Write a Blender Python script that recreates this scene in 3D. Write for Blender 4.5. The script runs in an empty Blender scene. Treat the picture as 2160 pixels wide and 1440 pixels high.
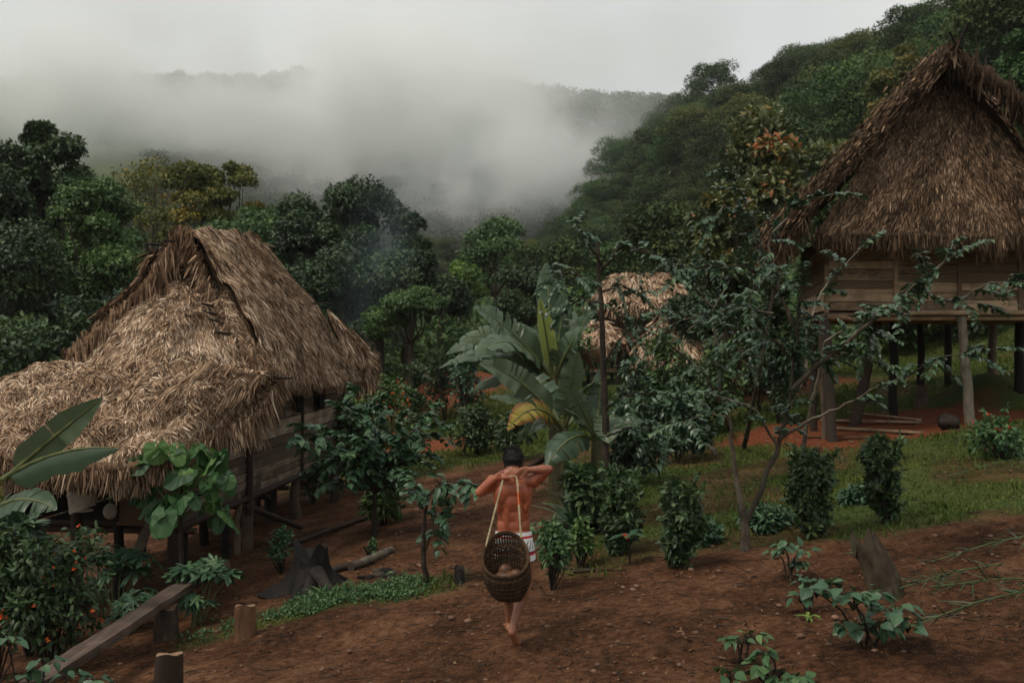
import bpy, math, random
import numpy as np
from mathutils import Vector

SC = bpy.context.scene
COL = SC.collection
F = 2100.0                    # focal length in pixels of the 2160 px wide photograph
CAMZ = 2.5

# ------------------------------------------------------------------ camera, sky, sun, exposure
cam_data = bpy.data.cameras.new('camera')
cam_data.lens = 35.0
cam_data.sensor_width = 36.0
cam_data.clip_start = 0.1
cam_data.clip_end = 4000
cam_data.dof.use_dof = True
cam_data.dof.focus_distance = 8.6
cam_data.dof.aperture_fstop = 3.2
cam = bpy.data.objects.new('camera', cam_data)
cam.location = (0, 0, CAMZ)
cam.rotation_euler = (math.radians(90), 0, 0)
COL.objects.link(cam)
SC.camera = cam

SUN_EL, SUN_AZ = math.radians(58), math.radians(-125)   # azimuth clockwise from +y
world = bpy.data.worlds.new('World')
SC.world = world
world.use_nodes = True
wn, wl = world.node_tree.nodes, world.node_tree.links
wn.clear()
w_out = wn.new('ShaderNodeOutputWorld')
w_bg = wn.new('ShaderNodeBackground')
w_bg.inputs['Strength'].default_value = 0.118
sky = wn.new('ShaderNodeTexSky')
sky.sky_type = 'NISHITA'
sky.sun_disc = False
sky.sun_elevation = SUN_EL
sky.sun_rotation = SUN_AZ
sky.air_density = 1.0
sky.dust_density = 3.0
hsv = wn.new('ShaderNodeHueSaturation')
hsv.inputs['Saturation'].default_value = 0.35
wl.new(sky.outputs[0], hsv.inputs['Color'])
tc = wn.new('ShaderNodeTexCoord')
mp = wn.new('ShaderNodeMapping')
mp.inputs['Scale'].default_value = (1.0, 1.0, 3.2)
wl.new(tc.outputs['Generated'], mp.inputs['Vector'])
nz = wn.new('ShaderNodeTexNoise')
nz.inputs['Scale'].default_value = 1.6
nz.inputs['Detail'].default_value = 5.0
nz.inputs['Roughness'].default_value = 0.5
wl.new(mp.outputs[0], nz.inputs['Vector'])
rp = wn.new('ShaderNodeValToRGB')
rp.color_ramp.elements[0].position = 0.30
rp.color_ramp.elements[0].color = (.70, .77, .79, 1)
rp.color_ramp.elements[1].position = 0.66
rp.color_ramp.elements[1].color = (1.0, 1.0, .97, 1)
wl.new(nz.outputs['Fac'], rp.inputs[0])
mx = wn.new('ShaderNodeMix')
mx.data_type = 'RGBA'
mx.inputs[0].default_value = 0.90
wl.new(hsv.outputs[0], mx.inputs[6])
# a closed overcast, nearly even from the valley to overhead
sep_ = wn.new('ShaderNodeSeparateXYZ')
wl.new(tc.outputs['Generated'], sep_.inputs[0])
zen = wn.new('ShaderNodeMapRange')
zen.inputs['From Min'].default_value = 0.15
zen.inputs['From Max'].default_value = 0.95
zen.inputs['To Min'].default_value = 5.7
zen.inputs['To Max'].default_value = 5.6
wl.new(sep_.outputs[2], zen.inputs['Value'])
vsc = wn.new('ShaderNodeVectorMath')
vsc.operation = 'SCALE'
wl.new(rp.outputs[0], vsc.inputs[0])
wl.new(zen.outputs[0], vsc.inputs['Scale'])
wl.new(vsc.outputs[0], mx.inputs[7])
wl.new(mx.outputs[2], w_bg.inputs['Color'])
wl.new(w_bg.outputs[0], w_out.inputs['Surface'])

sun_data = bpy.data.lights.new('sun', 'SUN')
sun_data.energy = 1.5
sun_data.angle = math.radians(12)
sun_data.color = (1.0, 0.92, 0.80)
sun = bpy.data.objects.new('sun', sun_data)
_sd = Vector((math.sin(SUN_AZ) * math.cos(SUN_EL), math.cos(SUN_AZ) * math.cos(SUN_EL), math.sin(SUN_EL)))
sun.rotation_euler = _sd.to_track_quat('Z', 'Y').to_euler()
COL.objects.link(sun)

SC.view_settings.view_transform = 'Standard'
SC.view_settings.look = 'None'
SC.view_settings.exposure = 0.32
SC.view_settings.gamma = 1.0
cy = SC.cycles
cy.max_bounces = 12
cy.diffuse_bounces = 3
cy.glossy_bounces = 2
cy.transmission_bounces = 3
cy.volume_bounces = 12
cy.use_denoising = True
cy.volume_step_rate = 1.0
cy.caustics_reflective = False
cy.caustics_refractive = False

# ------------------------------------------------------------------ numbers
def sm(a, b, x):
    t = np.clip((np.asarray(x, float) - a) / (b - a), 0, 1)
    return t * t * (3 - 2 * t)

def _h(ix, iy, seed):
    n = np.sin(ix * 127.1 + iy * 311.7 + seed * 74.7) * 43758.5453
    return n - np.floor(n)

def vn(x, y, seed=0):
    """smooth value noise, 0..1"""
    x = np.asarray(x, float); y = np.asarray(y, float)
    ix, iy = np.floor(x), np.floor(y)
    fx, fy = x - ix, y - iy
    fx = fx * fx * (3 - 2 * fx); fy = fy * fy * (3 - 2 * fy)
    a = _h(ix, iy, seed); b = _h(ix + 1, iy, seed); c = _h(ix, iy + 1, seed); d = _h(ix + 1, iy + 1, seed)
    return (a * (1 - fx) + b * fx) * (1 - fy) + (c * (1 - fx) + d * fx) * fy

def G(x, y):
    """height of the ground"""
    x = np.asarray(x, float); y = np.asarray(y, float)
    b = np.where(x > 0, .12 * x, .15 * x)
    b = np.maximum(b, -1.5) + .30 * np.maximum(0, x - 13) * sm(14, 30, y)
    b = b + .9 * (1 - sm(1.5, 6.5, y)) + .035 * np.clip(y - 20, 0, 60)
    aa = x / np.maximum(y, 1.0)
    A_ = [-.15, -.05, 0, .05, .075, .10, .152, .20, .248, .295, .357, .45, .60]
    ec = np.interp(aa, A_, [.03, .09, .115, .150, .178, .196, .226, .262, .272, .288, .327, .39, .44])
    Dc = np.interp(aa, A_, [300, 285, 278, 270, 265, 258, 228, 200, 180, 160, 135, 112, 95])
    Yf = np.interp(aa, A_, [150, 130, 120, 110, 105, 100, 80, 62, 52, 46, 40, 36, 34])
    hr = np.maximum(ec * Dc - 8.5, 0) * np.where(y < Dc, np.clip((y - Yf) / (Dc - Yf), 0, 1) ** .9, 1 - .8 * sm(0, 90, y - Dc))
    hr = hr + 5 * (vn(x / 22, y / 22, 14) - .5) * sm(0, 30, y - Yf)
    hr = np.maximum(hr, 0)
    hf = (99 - 11 * sm(-40, 60, x)) * sm(130, 430, y) + 8 * (vn(x / 60, y / 60, 4) - .5) * sm(150, 300, y)
    h = np.maximum(hr, hf)
    far_ = sm(30, 60, y)
    b = np.where(h > b, b + (h - b) * far_, b) + (vn(x / 9, y / 9, 2) - .5) * .9 * sm(28, 60, y)
    b = b + (vn(x / 1.7, y / 1.7, 7) - .5) * .10 + (vn(x / .6, y / .6, 8) - .5) * .035
    b = b + 1.35 * np.exp(-((x + 2.7) / 2.8) ** 2 - ((y - 36) / 3.2) ** 2) + .5 * np.exp(-((x - 6.8) / 3.0) ** 2 - ((y - 27.2) / 1.3) ** 2)
    # terrace cut behind the right hut and the dug bank of red earth
    return b

def g(x, y):
    return float(G(x, y))

def P(px, py, D):
    """the world point at depth D that lies on this line of sight"""
    return np.array([(px - 1080) / F * D, D, CAMZ - (py - 720) / F * D])

def gp(px, py, dmax=400):
    """where the line of sight meets the ground"""
    D = np.linspace(5, dmax, 6000) if dmax > 100 else np.linspace(5, dmax, 3000)
    X = (px - 1080) / F * D
    Z = CAMZ - (py - 720) / F * D
    hit = np.nonzero(Z < G(X, D))[0]
    d = D[hit[0]] if len(hit) else dmax
    x = (px - 1080) / F * d
    return np.array([x, d, g(x, d)])

def nrm(v):
    v = np.asarray(v, float)
    return v / (np.linalg.norm(v, axis=-1, keepdims=True) + 1e-9)

# ------------------------------------------------------------------ mesh accumulator
class MB:
    def __init__(s, seed=1):
        s.v, s.r, s.a, s.f = [], [], [], []
        s.n = 0
        s.rng = np.random.default_rng(seed)

    def add(s, v, faces, rnd=0.5, ax=0.0, mat=0, smooth=False):
        v = np.asarray(v, float).reshape(-1, 3)
        m = len(v)
        s.v.append(v)
        s.r.append(np.broadcast_to(np.asarray(rnd, float), (m,)).copy())
        s.a.append(np.broadcast_to(np.asarray(ax, float), (m,)).copy())
        f = np.asarray(faces, int)
        s.f.append((f + s.n, mat, smooth))
        s.n += m

    def leaves(s, tpl, Pp, T, N, L, W, rnd=None, mat=0):
        tv, tf, ta = tpl
        n = len(Pp)
        if n == 0: return
        T = nrm(T); N = np.asarray(N, float)
        B = nrm(np.cross(T, N)); N = np.cross(B, T)
        L = np.broadcast_to(np.asarray(L, float), (n,)); W = np.broadcast_to(np.asarray(W, float), (n,))
        if rnd is None: rnd = s.rng.random(n)
        rnd = np.broadcast_to(np.asarray(rnd, float), (n,))
        V = (np.asarray(Pp)[:, None, :] + T[:, None, :] * (tv[None, :, 1, None] * L[:, None, None])
             + B[:, None, :] * (tv[None, :, 0, None] * W[:, None, None])
             + N[:, None, :] * (tv[None, :, 2, None] * L[:, None, None]))
        k = len(tv)
        Fc = (tf[None] + (np.arange(n) * k)[:, None, None]).reshape(-1, tf.shape[1])
        s.add(V.reshape(-1, 3), Fc, np.repeat(rnd, k), np.tile(ta, n), mat)

    def tube(s, pts, rad, sides=7, rnd=0.5, mat=0, wob=0.0, cap=True):
        pts = np.asarray(pts, float); m = len(pts)
        rad = np.broadcast_to(np.asarray(rad, float), (m,)) if np.ndim(rad) == 0 or len(rad) == m else np.interp(np.linspace(0, 1, m), np.linspace(0, 1, len(rad)), rad)
        t = nrm(np.gradient(pts, axis=0))
        ref = np.array([0, 0, 1.0]) if abs(t[:, 2]).mean() < .8 else np.array([1.0, 0, 0])
        b = nrm(np.cross(t, ref)); c = np.cross(t, b)
        an = np.linspace(0, 2 * math.pi, sides, endpoint=False)
        R = rad[:, None] * (1 + wob * (s.rng.random((m, sides)) - .5))
        V = pts[:, None] + (b[:, None] * np.cos(an)[None, :, None] + c[:, None] * np.sin(an)[None, :, None]) * R[..., None]
        i = np.arange(m - 1)[:, None] * sides; j = np.arange(sides)[None]
        jn = (j + 1) % sides
        Fq = np.stack([i + j, i + jn, i + sides + jn, i + sides + j], -1).reshape(-1, 4)
        s.add(V, Fq, rnd, 0, mat, True)
        if cap:
            for k0, o in ((0, 1), (m - 1, -1)):
                cv = np.vstack([V[k0], pts[k0]])
                jj = np.arange(sides)
                tri = np.stack([np.full(sides, sides), (jj + 1) % sides if o == 1 else jj, jj if o == 1 else (jj + 1) % sides], -1)
                s.add(cv, tri, rnd, 1.0, mat)

    def grid(s, V, rnd=0.5, ax=0.0, mat=0, smooth=True):
        a, b = V.shape[:2]
        i = np.arange(a - 1)[:, None] * b; j = np.arange(b - 1)[None]
        Fq = np.stack([i + j, i + j + 1, i + b + j + 1, i + b + j], -1).reshape(-1, 4)
        rr = rnd if np.ndim(rnd) == 0 else np.asarray(rnd).reshape(-1)
        aa = ax if np.ndim(ax) == 0 else np.asarray(ax).reshape(-1)
        s.add(V.reshape(-1, 3), Fq, rr, aa, mat, smooth)

    def box(s, c, u, v, w, rnd=0.5, mat=0, jit=0.0):
        """box round centre c with half-axis vectors u, v, w"""
        c, u, v, w = (np.asarray(q, float) for q in (c, u, v, w))
        V = np.array([c + a * u + b * v + d * w for a in (-1, 1) for b in (-1, 1) for d in (-1, 1)])
        if jit: V = V + (s.rng.random((8, 3)) - .5) * jit
        s.add(V, [[0, 1, 3, 2], [4, 6, 7, 5], [0, 4, 5, 1], [2, 3, 7, 6], [0, 2, 6, 4], [1, 5, 7, 3]], rnd, 0, mat)

    def beam(s, a, b, w, h, up=(0, 0, 1), rnd=0.5, mat=0, jit=0.0):
        a = np.asarray(a, float); b = np.asarray(b, float)
        t = nrm(b - a); side = nrm(np.cross(t, up)); u = np.cross(side, t)
        s.box((a + b) / 2, (b - a) / 2, side * w / 2, u * h / 2, rnd, mat, jit)

    def ball(s, c, r, nu=10, nv=7, rnd=.5, mat=0, wob=0.0):
        c = np.asarray(c, float); r = np.broadcast_to(np.asarray(r, float), (3,))
        th = np.linspace(0, math.pi, nv); ph = np.linspace(0, 2 * math.pi, nu + 1)
        V = np.stack([np.sin(th)[:, None] * np.cos(ph)[None], np.sin(th)[:, None] * np.sin(ph)[None], np.cos(th)[:, None] * np.ones(nu + 1)[None]], -1)
        k = 1 + wob * (s.rng.random((nv, nu + 1, 1)) - .5); k[:, -1] = k[:, 0]
        s.grid(c + V * r * k, rnd, 0, mat)

    def build(s, name, mats, parent=None, loc=(0, 0, 0), local=False):
        me = bpy.data.meshes.new(name)
        V = np.concatenate(s.v) if s.v else np.zeros((0, 3))
        V = V - np.asarray(loc, float)
        if parent is not None and not local: V = V - np.array(parent.location)
        me.vertices.add(len(V)); me.vertices.foreach_set('co', V.ravel())
        idx = np.concatenate([f.ravel() for f, _, _ in s.f])
        st = []; cur = 0; mi = []; smo = []
        for f, m, sh in s.f:
            k, n = f.shape[1], len(f)
            st.append(cur + np.arange(n) * k); cur += n * k
            mi.append(np.full(n, m)); smo.append(np.full(n, sh))
        st = np.concatenate(st)
        me.loops.add(len(idx)); me.loops.foreach_set('vertex_index', idx.astype(np.int32))
        me.polygons.add(len(st)); me.polygons.foreach_set('loop_start', st.astype(np.int32))
        me.polygons.foreach_set('material_index', np.concatenate(mi).astype(np.int32))
        me.polygons.foreach_set('use_smooth', np.concatenate(smo))
        me.update(calc_edges=True)
        for nm, arr in (('rnd', s.r), ('ax', s.a)):
            at = me.attributes.new(nm, 'FLOAT', 'POINT')
            at.data.foreach_set('value', np.concatenate(arr).astype(np.float32))
        if not isinstance(mats, (list, tuple)): mats = [mats]
        for m in mats: me.materials.append(m)
        ob = bpy.data.objects.new(name, me)
        COL.objects.link(ob)
        ob.location = loc
        if parent is not None: ob.parent = parent
        return ob

def tag(o, label=None, cat=None, group=None, kind=None):
    if label: o['label'] = label
    if cat: o['category'] = cat
    if group: o['group'] = group
    if kind: o['kind'] = kind
    return o

def empty(name, loc, label, cat, group=None):
    o = bpy.data.objects.new(name, None)
    o.empty_display_size = .2
    o.location = tuple(float(q) for q in loc)
    COL.objects.link(o)
    return tag(o, label, cat, group)

# ------------------------------------------------------------------ leaf shapes  (x across, y along, z lift), faces, across-value
def tpl_quad():
    v = np.array([[0, 0, 0], [.5, .45, .06], [0, 1, -.05], [-.5, .45, .06]], float)
    return v, np.array([[0, 1, 2, 3]]), np.array([0, 1, 0, 1.])
def tpl_fold():
    v = np.array([[0, 0, 0], [.5, .4, .1], [0, 1, -.12], [-.5, .4, .1], [0, .45, 0]], float)
    return v, np.array([[0, 1, 4], [1, 2, 4], [2, 3, 4], [3, 0, 4]]), np.array([0, 1, 0, 1., 0])
def tpl_leaf():
    ys = np.array([0, .15, .4, .7, 1.0]); ws = np.array([.03, .36, .5, .33, .0]); zz = -np.array([0, -.02, -.02, .06, .2])
    v, a = [], []
    for y, w, z in zip(ys, ws, zz):
        v += [[-w, y, z + .12 * w], [0, y, z], [w, y, z + .12 * w]]; a += [1, 0, 1]
    f = []
    for i in range(4):
        b = i * 3
        f += [[b, b + 1, b + 4, b + 3], [b + 1, b + 2, b + 5, b + 4]]
    return np.array(v), np.array(f), np.array(a, float)
def tpl_strip():
    v = np.array([[-.5, 0, 0], [.5, 0, 0], [.45, .5, .03], [-.45, .5, .03], [.12, 1, 0], [-.12, 1, 0]], float)
    return v, np.array([[0, 1, 2, 3], [3, 2, 4, 5]]), np.array([0, 0, .5, .5, 1, 1.])
def tpl_fan(outline, lift=.0, drop=.15, corr=.0):
    """closed outline fanned from its stalk point"""
    o = np.array(outline, float); n = len(o)
    r = np.hypot(o[:, 0], o[:, 1])
    an_ = np.arctan2(o[:, 0], o[:, 1])
    z = lift - drop * r * r + corr * r * np.cos(an_ * 7)
    v = np.vstack([[0, 0, 0], np.column_stack([o, z])])
    f = np.array([[0, 1 + i, 1 + (i + 1) % n] for i in range(n)])
    a = np.concatenate([[0], r / r.max()])
    return v, f, a
def heart():
    o = []
    for t in np.linspace(-150, 150, 41):
        a = math.radians(t)
        r = .55 + .38 * max(0, math.cos(a)) ** 3 + .10 * math.sin(abs(a)) - (.1 if abs(t) < 1 else 0) * 0
        o.append([math.sin(a) * r, math.cos(a) * r])
    o.append([0, -.12])
    return tpl_fan(o, 0, .35, .045)
def palmate(k=7, inner=.22, lobed=False, spread=125):
    o = []
    for i in range(k):
        a = math.radians(-spread + 2 * spread * i / (k - 1))
        L = 1.0 - .4 * abs(i - (k - 1) / 2) / ((k - 1) / 2)
        for da, q in ((-.13, .45), (-.15, .66), (0, 1.0), (.15, .66), (.13, .45)):
            o.append([math.sin(a + da) * L * q, math.cos(a + da) * L * q])
            if lobed and q == .66: o.append([math.sin(a + da * 1.9) * L * .80, math.cos(a + da * 1.9) * L * .80]) if da < 0 else None
        if i < k - 1:
            am = a + math.radians(spread / (k - 1))
            o.append([math.sin(am) * inner, math.cos(am) * inner])
    o.append([0, -.06])
    return tpl_fan(o, 0, .3)
def tpl_mango():
    """broad toothed nettle-like leaf"""
    o = []
    for t, w in ((0, .03), (.08, .30), (.13, .27), (.22, .43), (.27, .40), (.36, .5), (.42, .43), (.52, .42), (.57, .35), (.68, .30), (.73, .24), (.85, .15), (1.0, 0)):
        o.append([w, t])
    v = [[0, 0, 0], [0, .35, .0], [0, .7, -.06]]
    a = [0, 0, 0]
    R = []; Lf = []
    for w, t in o:
        R.append(len(v)); v.append([w, t, .16 * w - .22 * t * t]); a.append(1)
        Lf.append(len(v)); v.append([-w, t, .16 * w - .22 * t * t]); a.append(1)
    v[1][2] = -.22 * .35 ** 2; v[2][2] = -.22 * .49
    f = []
    for S, fl in ((R, 0), (Lf, 1)):
        for i in range(len(S) - 1):
            c = 1 if o[i][1] < .5 else 2
            f.append([c, S[i], S[i + 1]] if not fl else [c, S[i + 1], S[i]])
    f.append([0, R[0], 1]); f.append([0, 1, Lf[0]])
    m = [i for i in range(len(o)) if o[i][1] < .5][-1] + 1
    f.append([1, R[m], 2]); f.append([1, 2, Lf[m]])
    return np.array(v, float), np.array(f), np.array(a, float)

QUAD, FOLD, LEAF, STRIP, HEART, PALM7, PAPAYA, NETTLE = tpl_quad(), tpl_fold(), tpl_leaf(), tpl_strip(), heart(), palmate(7, .18, False, 140), palmate(7, .3, True, 130), tpl_mango()

# ------------------------------------------------------------------ materials
def new_mat(name):
    m = bpy.data.materials.new(name)
    m.use_nodes = True
    nt = m.node_tree
    b = nt.nodes['Principled BSDF']
    return m, nt, b

def attr(nt, name):
    a = nt.nodes.new('ShaderNodeAttribute'); a.attribute_name = name
    return a.outputs['Fac']

def ramp(nt, fac, stops):
    r = nt.nodes.new('ShaderNodeValToRGB')
    e = r.color_ramp.elements
    while len(e) > 1: e.remove(e[-1])
    e[0].position = stops[0][0]; e[0].color = (*stops[0][1], 1)
    for p, c in stops[1:]:
        q = e.new(p); q.color = (*c, 1)
    nt.links.new(fac, r.inputs[0])
    return r.outputs[0]

def noise_tex(nt, scale, detail=4, rough=.6, vec='Object', mapping=None):
    t = nt.nodes.new('ShaderNodeTexCoord')
    n = nt.nodes.new('ShaderNodeTexNoise')
    n.inputs['Scale'].default_value = scale
    n.inputs['Detail'].default_value = detail
    n.inputs['Roughness'].default_value = rough
    src = t.outputs[vec]
    if mapping is not None:
        m = nt.nodes.new('ShaderNodeMapping'); m.inputs['Scale'].default_value = mapping
        nt.links.new(src, m.inputs['Vector']); src = m.outputs[0]
    nt.links.new(src, n.inputs['Vector'])
    return n.outputs['Fac']

def math_n(nt, op, a, b, clamp=False):
    m = nt.nodes.new('ShaderNodeMath'); m.operation = op; m.use_clamp = clamp
    for i, q in enumerate((a, b)):
        if hasattr(q, 'links') or hasattr(q, 'is_linked'): nt.links.new(q, m.inputs[i])
        else: m.inputs[i].default_value = q
    return m.outputs[0]

def mixc(nt, fac, a, b, mode='MIX'):
    m = nt.nodes.new('ShaderNodeMix'); m.data_type = 'RGBA'; m.blend_type = mode
    for i, q in ((0, fac), (6, a), (7, b)):
        if hasattr(q, 'is_linked'): nt.links.new(q, m.inputs[i])
        elif i == 0: m.inputs[0].default_value = q
        else: m.inputs[i].default_value = (*q, 1)
    return m.outputs[2]

def bump(nt, b, h, dist=.01, strength=.6):
    n = nt.nodes.new('ShaderNodeBump')
    n.inputs['Distance'].default_value = dist; n.inputs['Strength'].default_value = strength
    nt.links.new(h, n.inputs['Height']); nt.links.new(n.outputs[0], b.inputs['Normal'])

GREEN = (1.95, 1.62, 1.25)
def leaf_mat(name, stops, rough=.45, spec=.35, trans=.18, rib=None, objvar=.0, edge=None):
    m, nt, b = new_mat(name)
    stops = [(p_, tuple(min(.85, q * k) for q, k in zip(c_, GREEN))) for p_, c_ in stops]
    c = ramp(nt, attr(nt, 'rnd'), stops)
    if rib is not None:
        ax = attr(nt, 'ax')
        f = math_n(nt, 'SUBTRACT', 1.0, math_n(nt, 'MULTIPLY', ax, 9.0, True), True)
        c = mixc(nt, f, c, rib)
    if edge is not None:
        ax = attr(nt, 'ax')
        nf = noise_tex(nt, 6, 3)
        f = math_n(nt, 'MULTIPLY', math_n(nt, 'SUBTRACT', math_n(nt, 'ADD', ax, math_n(nt, 'MULTIPLY', nf, .9)), 1.0), 4.0, True)
        c = mixc(nt, f, c, edge)
    if objvar:
        oi = nt.nodes.new('ShaderNodeObjectInfo')
        hs = nt.nodes.new('ShaderNodeHueSaturation')
        nt.links.new(math_n(nt, 'ADD', math_n(nt, 'MULTIPLY', oi.outputs['Random'], .05), .485), hs.inputs['Hue'])
        nt.links.new(math_n(nt, 'ADD', math_n(nt, 'MULTIPLY', oi.outputs['Random'], objvar), 1 - objvar / 2), hs.inputs['Value'])
        nt.links.new(c, hs.inputs['Color']); c = hs.outputs[0]
    nt.links.new(c, b.inputs['Base Color'])
    b.inputs['Roughness'].default_value = rough
    b.inputs['Specular IOR Level'].default_value = spec
    if trans:
        t = nt.nodes.new('ShaderNodeBsdfTranslucent'); nt.links.new(c, t.inputs['Color'])
        mix = nt.nodes.new('ShaderNodeMixShader'); mix.inputs[0].default_value = trans
        out = nt.nodes['Material Output']
        nt.links.new(b.outputs[0], mix.inputs[1]); nt.links.new(t.outputs[0], mix.inputs[2])
        nt.links.new(mix.outputs[0], out.inputs['Surface'])
    return m

def wood_mat(name, dark, light, scale=(3, 3, 40), rough=.8, rndw=.5, bumpd=.006, moss=None):
    m, nt, b = new_mat(name)
    n = noise_tex(nt, 1.0, 6, .65, 'Object', scale)
    n2 = noise_tex(nt, 3.0, 4, .6, 'Object')
    f = math_n(nt, 'ADD', math_n(nt, 'MULTIPLY', n, 1 - rndw * .6), math_n(nt, 'MULTIPLY', math_n(nt, 'SUBTRACT', attr(nt, 'rnd'), .5), rndw))
    f = math_n(nt, 'ADD', f, math_n(nt, 'MULTIPLY', math_n(nt, 'SUBTRACT', n2, .5), .8))
    c = ramp(nt, f, [(.25, dark), (.75, light)])
    if moss is not None:
        c = mixc(nt, math_n(nt, 'MULTIPLY', math_n(nt, 'SUBTRACT', n2, .52), 5.0, True), c, moss)
    nt.links.new(c, b.inputs['Base Color'])
    b.inputs['Roughness'].default_value = rough
    b.inputs['Specular IOR Level'].default_value = .2
    bump(nt, b, n, bumpd, .8)
    return m

def plain_mat(name, a, bcol, scale=8, rough=.8, bumpd=0.0, spec=.3, mapping=None):
    m, nt, b = new_mat(name)
    n = noise_tex(nt, scale, 5, .6, 'Object', mapping)
    nt.links.new(ramp(nt, n, [(.3, a), (.7, bcol)]), b.inputs['Base Color'])
    b.inputs['Roughness'].default_value = rough
    b.inputs['Specular IOR Level'].default_value = spec
    if bumpd: bump(nt, b, n, bumpd)
    return m

M = {}
M['canopy'] = leaf_mat('canopy_leaves', [(0, (.011, .024, .011)), (.5, (.030, .056, .022)), (1, (.072, .102, .034))], .6, .2, .18, objvar=.75)
M['canopy_olive'] = leaf_mat('canopy_olive_leaves', [(0, (.022, .040, .014)), (.5, (.048, .068, .022)), (1, (.095, .108, .034))], .6, .2, .18, objvar=.6)
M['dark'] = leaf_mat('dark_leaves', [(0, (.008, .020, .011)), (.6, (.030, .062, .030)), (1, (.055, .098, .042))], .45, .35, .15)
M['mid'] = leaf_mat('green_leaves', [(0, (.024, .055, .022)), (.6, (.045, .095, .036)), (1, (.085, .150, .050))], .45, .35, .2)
M['fresh'] = leaf_mat('fresh_leaves', [(0, (.045, .095, .026)), (.6, (.080, .150, .040)), (1, (.150, .220, .060))], .45, .35, .25)
M['olive'] = leaf_mat('yellow_tipped_leaves', [(0, (.035, .055, .016)), (.5, (.075, .090, .022)), (1, (.180, .140, .030))], .5, .3, .2)
M['orange'] = leaf_mat('rusty_leaves', [(0, (.030, .050, .020)), (.55, (.060, .085, .034)), (.72, (.110, .110, .035)), (.84, (.130, .062, .026)), (1, (.20, .075, .028))], .4, .45, .2)
M['yellow'] = leaf_mat('yellow_blossom', [(0, (.040, .062, .022)), (.55, (.080, .090, .028)), (.8, (.150, .110, .035)), (1, (.30, .165, .065))], .5, .3, .25)
M['glossy'] = leaf_mat('glossy_leaves', [(0, (.015, .038, .026)), (.6, (.028, .062, .040)), (1, (.055, .105, .055))], .38, .5, .10, rib=(.05, .09, .05))
M['bluish'] = leaf_mat('bluish_leaves', [(0, (.012, .036, .024)), (.6, (.026, .068, .040)), (1, (.056, .115, .060))], .42, .4, .15, rib=(.07, .13, .08))
M['heart'] = leaf_mat('heart_leaves', [(0, (.014, .044, .022)), (.6, (.028, .080, .032)), (1, (.060, .135, .034))], .45, .35, .25, rib=(.07, .14, .055))
M['banana'] = leaf_mat('banana_leaves', [(0, (.014, .036, .022)), (.55, (.038, .070, .048)), (.85, (.066, .105, .070)), (1, (.16, .22, .075))], .42, .5, .22, rib=(.10, .15, .065))
M['banana_dead'] = leaf_mat('yellowing_banana_leaves', [(0, (.10, .075, .020)), (.5, (.150, .135, .030)), (1, (.20, .17, .04))], .5, .3, .2, rib=(.22, .16, .05), edge=(.20, .085, .022))
GREEN = (1.1, 1.1, 1.1)
M['brownleaf'] = leaf_mat('dead_leaves', [(0, (.045, .026, .016)), (.6, (.105, .060, .035)), (1, (.20, .12, .07))], .8, .1, .1)
GREEN = (1.55, 1.5, 1.2)
M['grass'] = leaf_mat('grass_blades', [(0, (.026, .050, .012)), (.5, (.056, .082, .020)), (1, (.105, .105, .034))], .6, .2, .2)
M['weed'] = leaf_mat('weed_leaves', [(0, (.024, .055, .026)), (.6, (.045, .092, .042)), (1, (.085, .140, .060))], .5, .3, .2)
M['bark'] = wood_mat('bark', (.030, .022, .015), (.100, .075, .055), (14, 14, 4))
M['palebark'] = wood_mat('pale_bark', (.060, .046, .034), (.300, .245, .180), (16, 16, 5), moss=(.06, .07, .04))
M['branch'] = wood_mat('twig_bark', (.022, .017, .012), (.085, .062, .042), (20, 20, 6))
M['stem'] = plain_mat('banana_stem', (.050, .040, .020), (.120, .110, .045), 9, .6, .01, .3, (3, 3, .6))
M['petiole'] = plain_mat('green_stalk', (.070, .090, .030), (.150, .160, .060), 9, .5)
def strawm(name, stops, rough=.85):
    m, nt, b = new_mat(name)
    c = ramp(nt, attr(nt, 'rnd'), stops)
    n = noise_tex(nt, 1.1, 4, .6)
    c = mixc(nt, math_n(nt, 'MULTIPLY', math_n(nt, 'SUBTRACT', n, .35), 2.2, True), mixc(nt, 1.0, c, (.62, .56, .52), 'MULTIPLY'), c)
    nt.links.new(c, b.inputs['Base Color'])
    b.inputs['Roughness'].default_value = rough
    b.inputs['Specular IOR Level'].default_value = .15
    return m
M['straw'] = strawm('palm_thatch', [(0, (.055, .033, .019)), (.3, (.270, .172, .104)), (.6, (.620, .430, .280)), (1, (.900, .730, .550))])
M['strawdark'] = strawm('old_palm_thatch', [(0, (.026, .017, .011)), (.35, (.105, .068, .041)), (.75, (.270, .175, .106)), (1, (.480, .330, .215))])
M['plank'] = wood_mat('weathered_planks', (.12, .09, .066), (.62, .49, .37), (1.6, 1.6, 36), rndw=.6)
M['plankwarm'] = wood_mat('brown_planks', (.150, .096, .058), (.62, .42, .265), (1.4, 1.4, 30), rndw=.5)
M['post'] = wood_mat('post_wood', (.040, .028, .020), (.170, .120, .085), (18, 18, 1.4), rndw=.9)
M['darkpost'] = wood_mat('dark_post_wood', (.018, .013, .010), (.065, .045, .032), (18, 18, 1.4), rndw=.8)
M['benchwood'] = wood_mat('plank_wood', (.055, .036, .027), (.170, .118, .092), (30, 1.2, 30), rndw=.3, bumpd=.004)
M['stump'] = wood_mat('stump_wood', (.075, .038, .020), (.230, .120, .060), (18, 18, 2), rndw=.4)
M['stumptop'] = wood_mat('stump_cut', (.13, .075, .045), (.33, .20, .12), (18, 18, 18), rndw=.2)
M['darkstump'] = wood_mat('charred_wood', (.012, .010, .009), (.075, .055, .042), (12, 12, 4), rndw=.6)
M['cloth_black'] = plain_mat('black_cloth', (.006, .006, .007), (.014, .014, .016), 20, .9)
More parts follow.
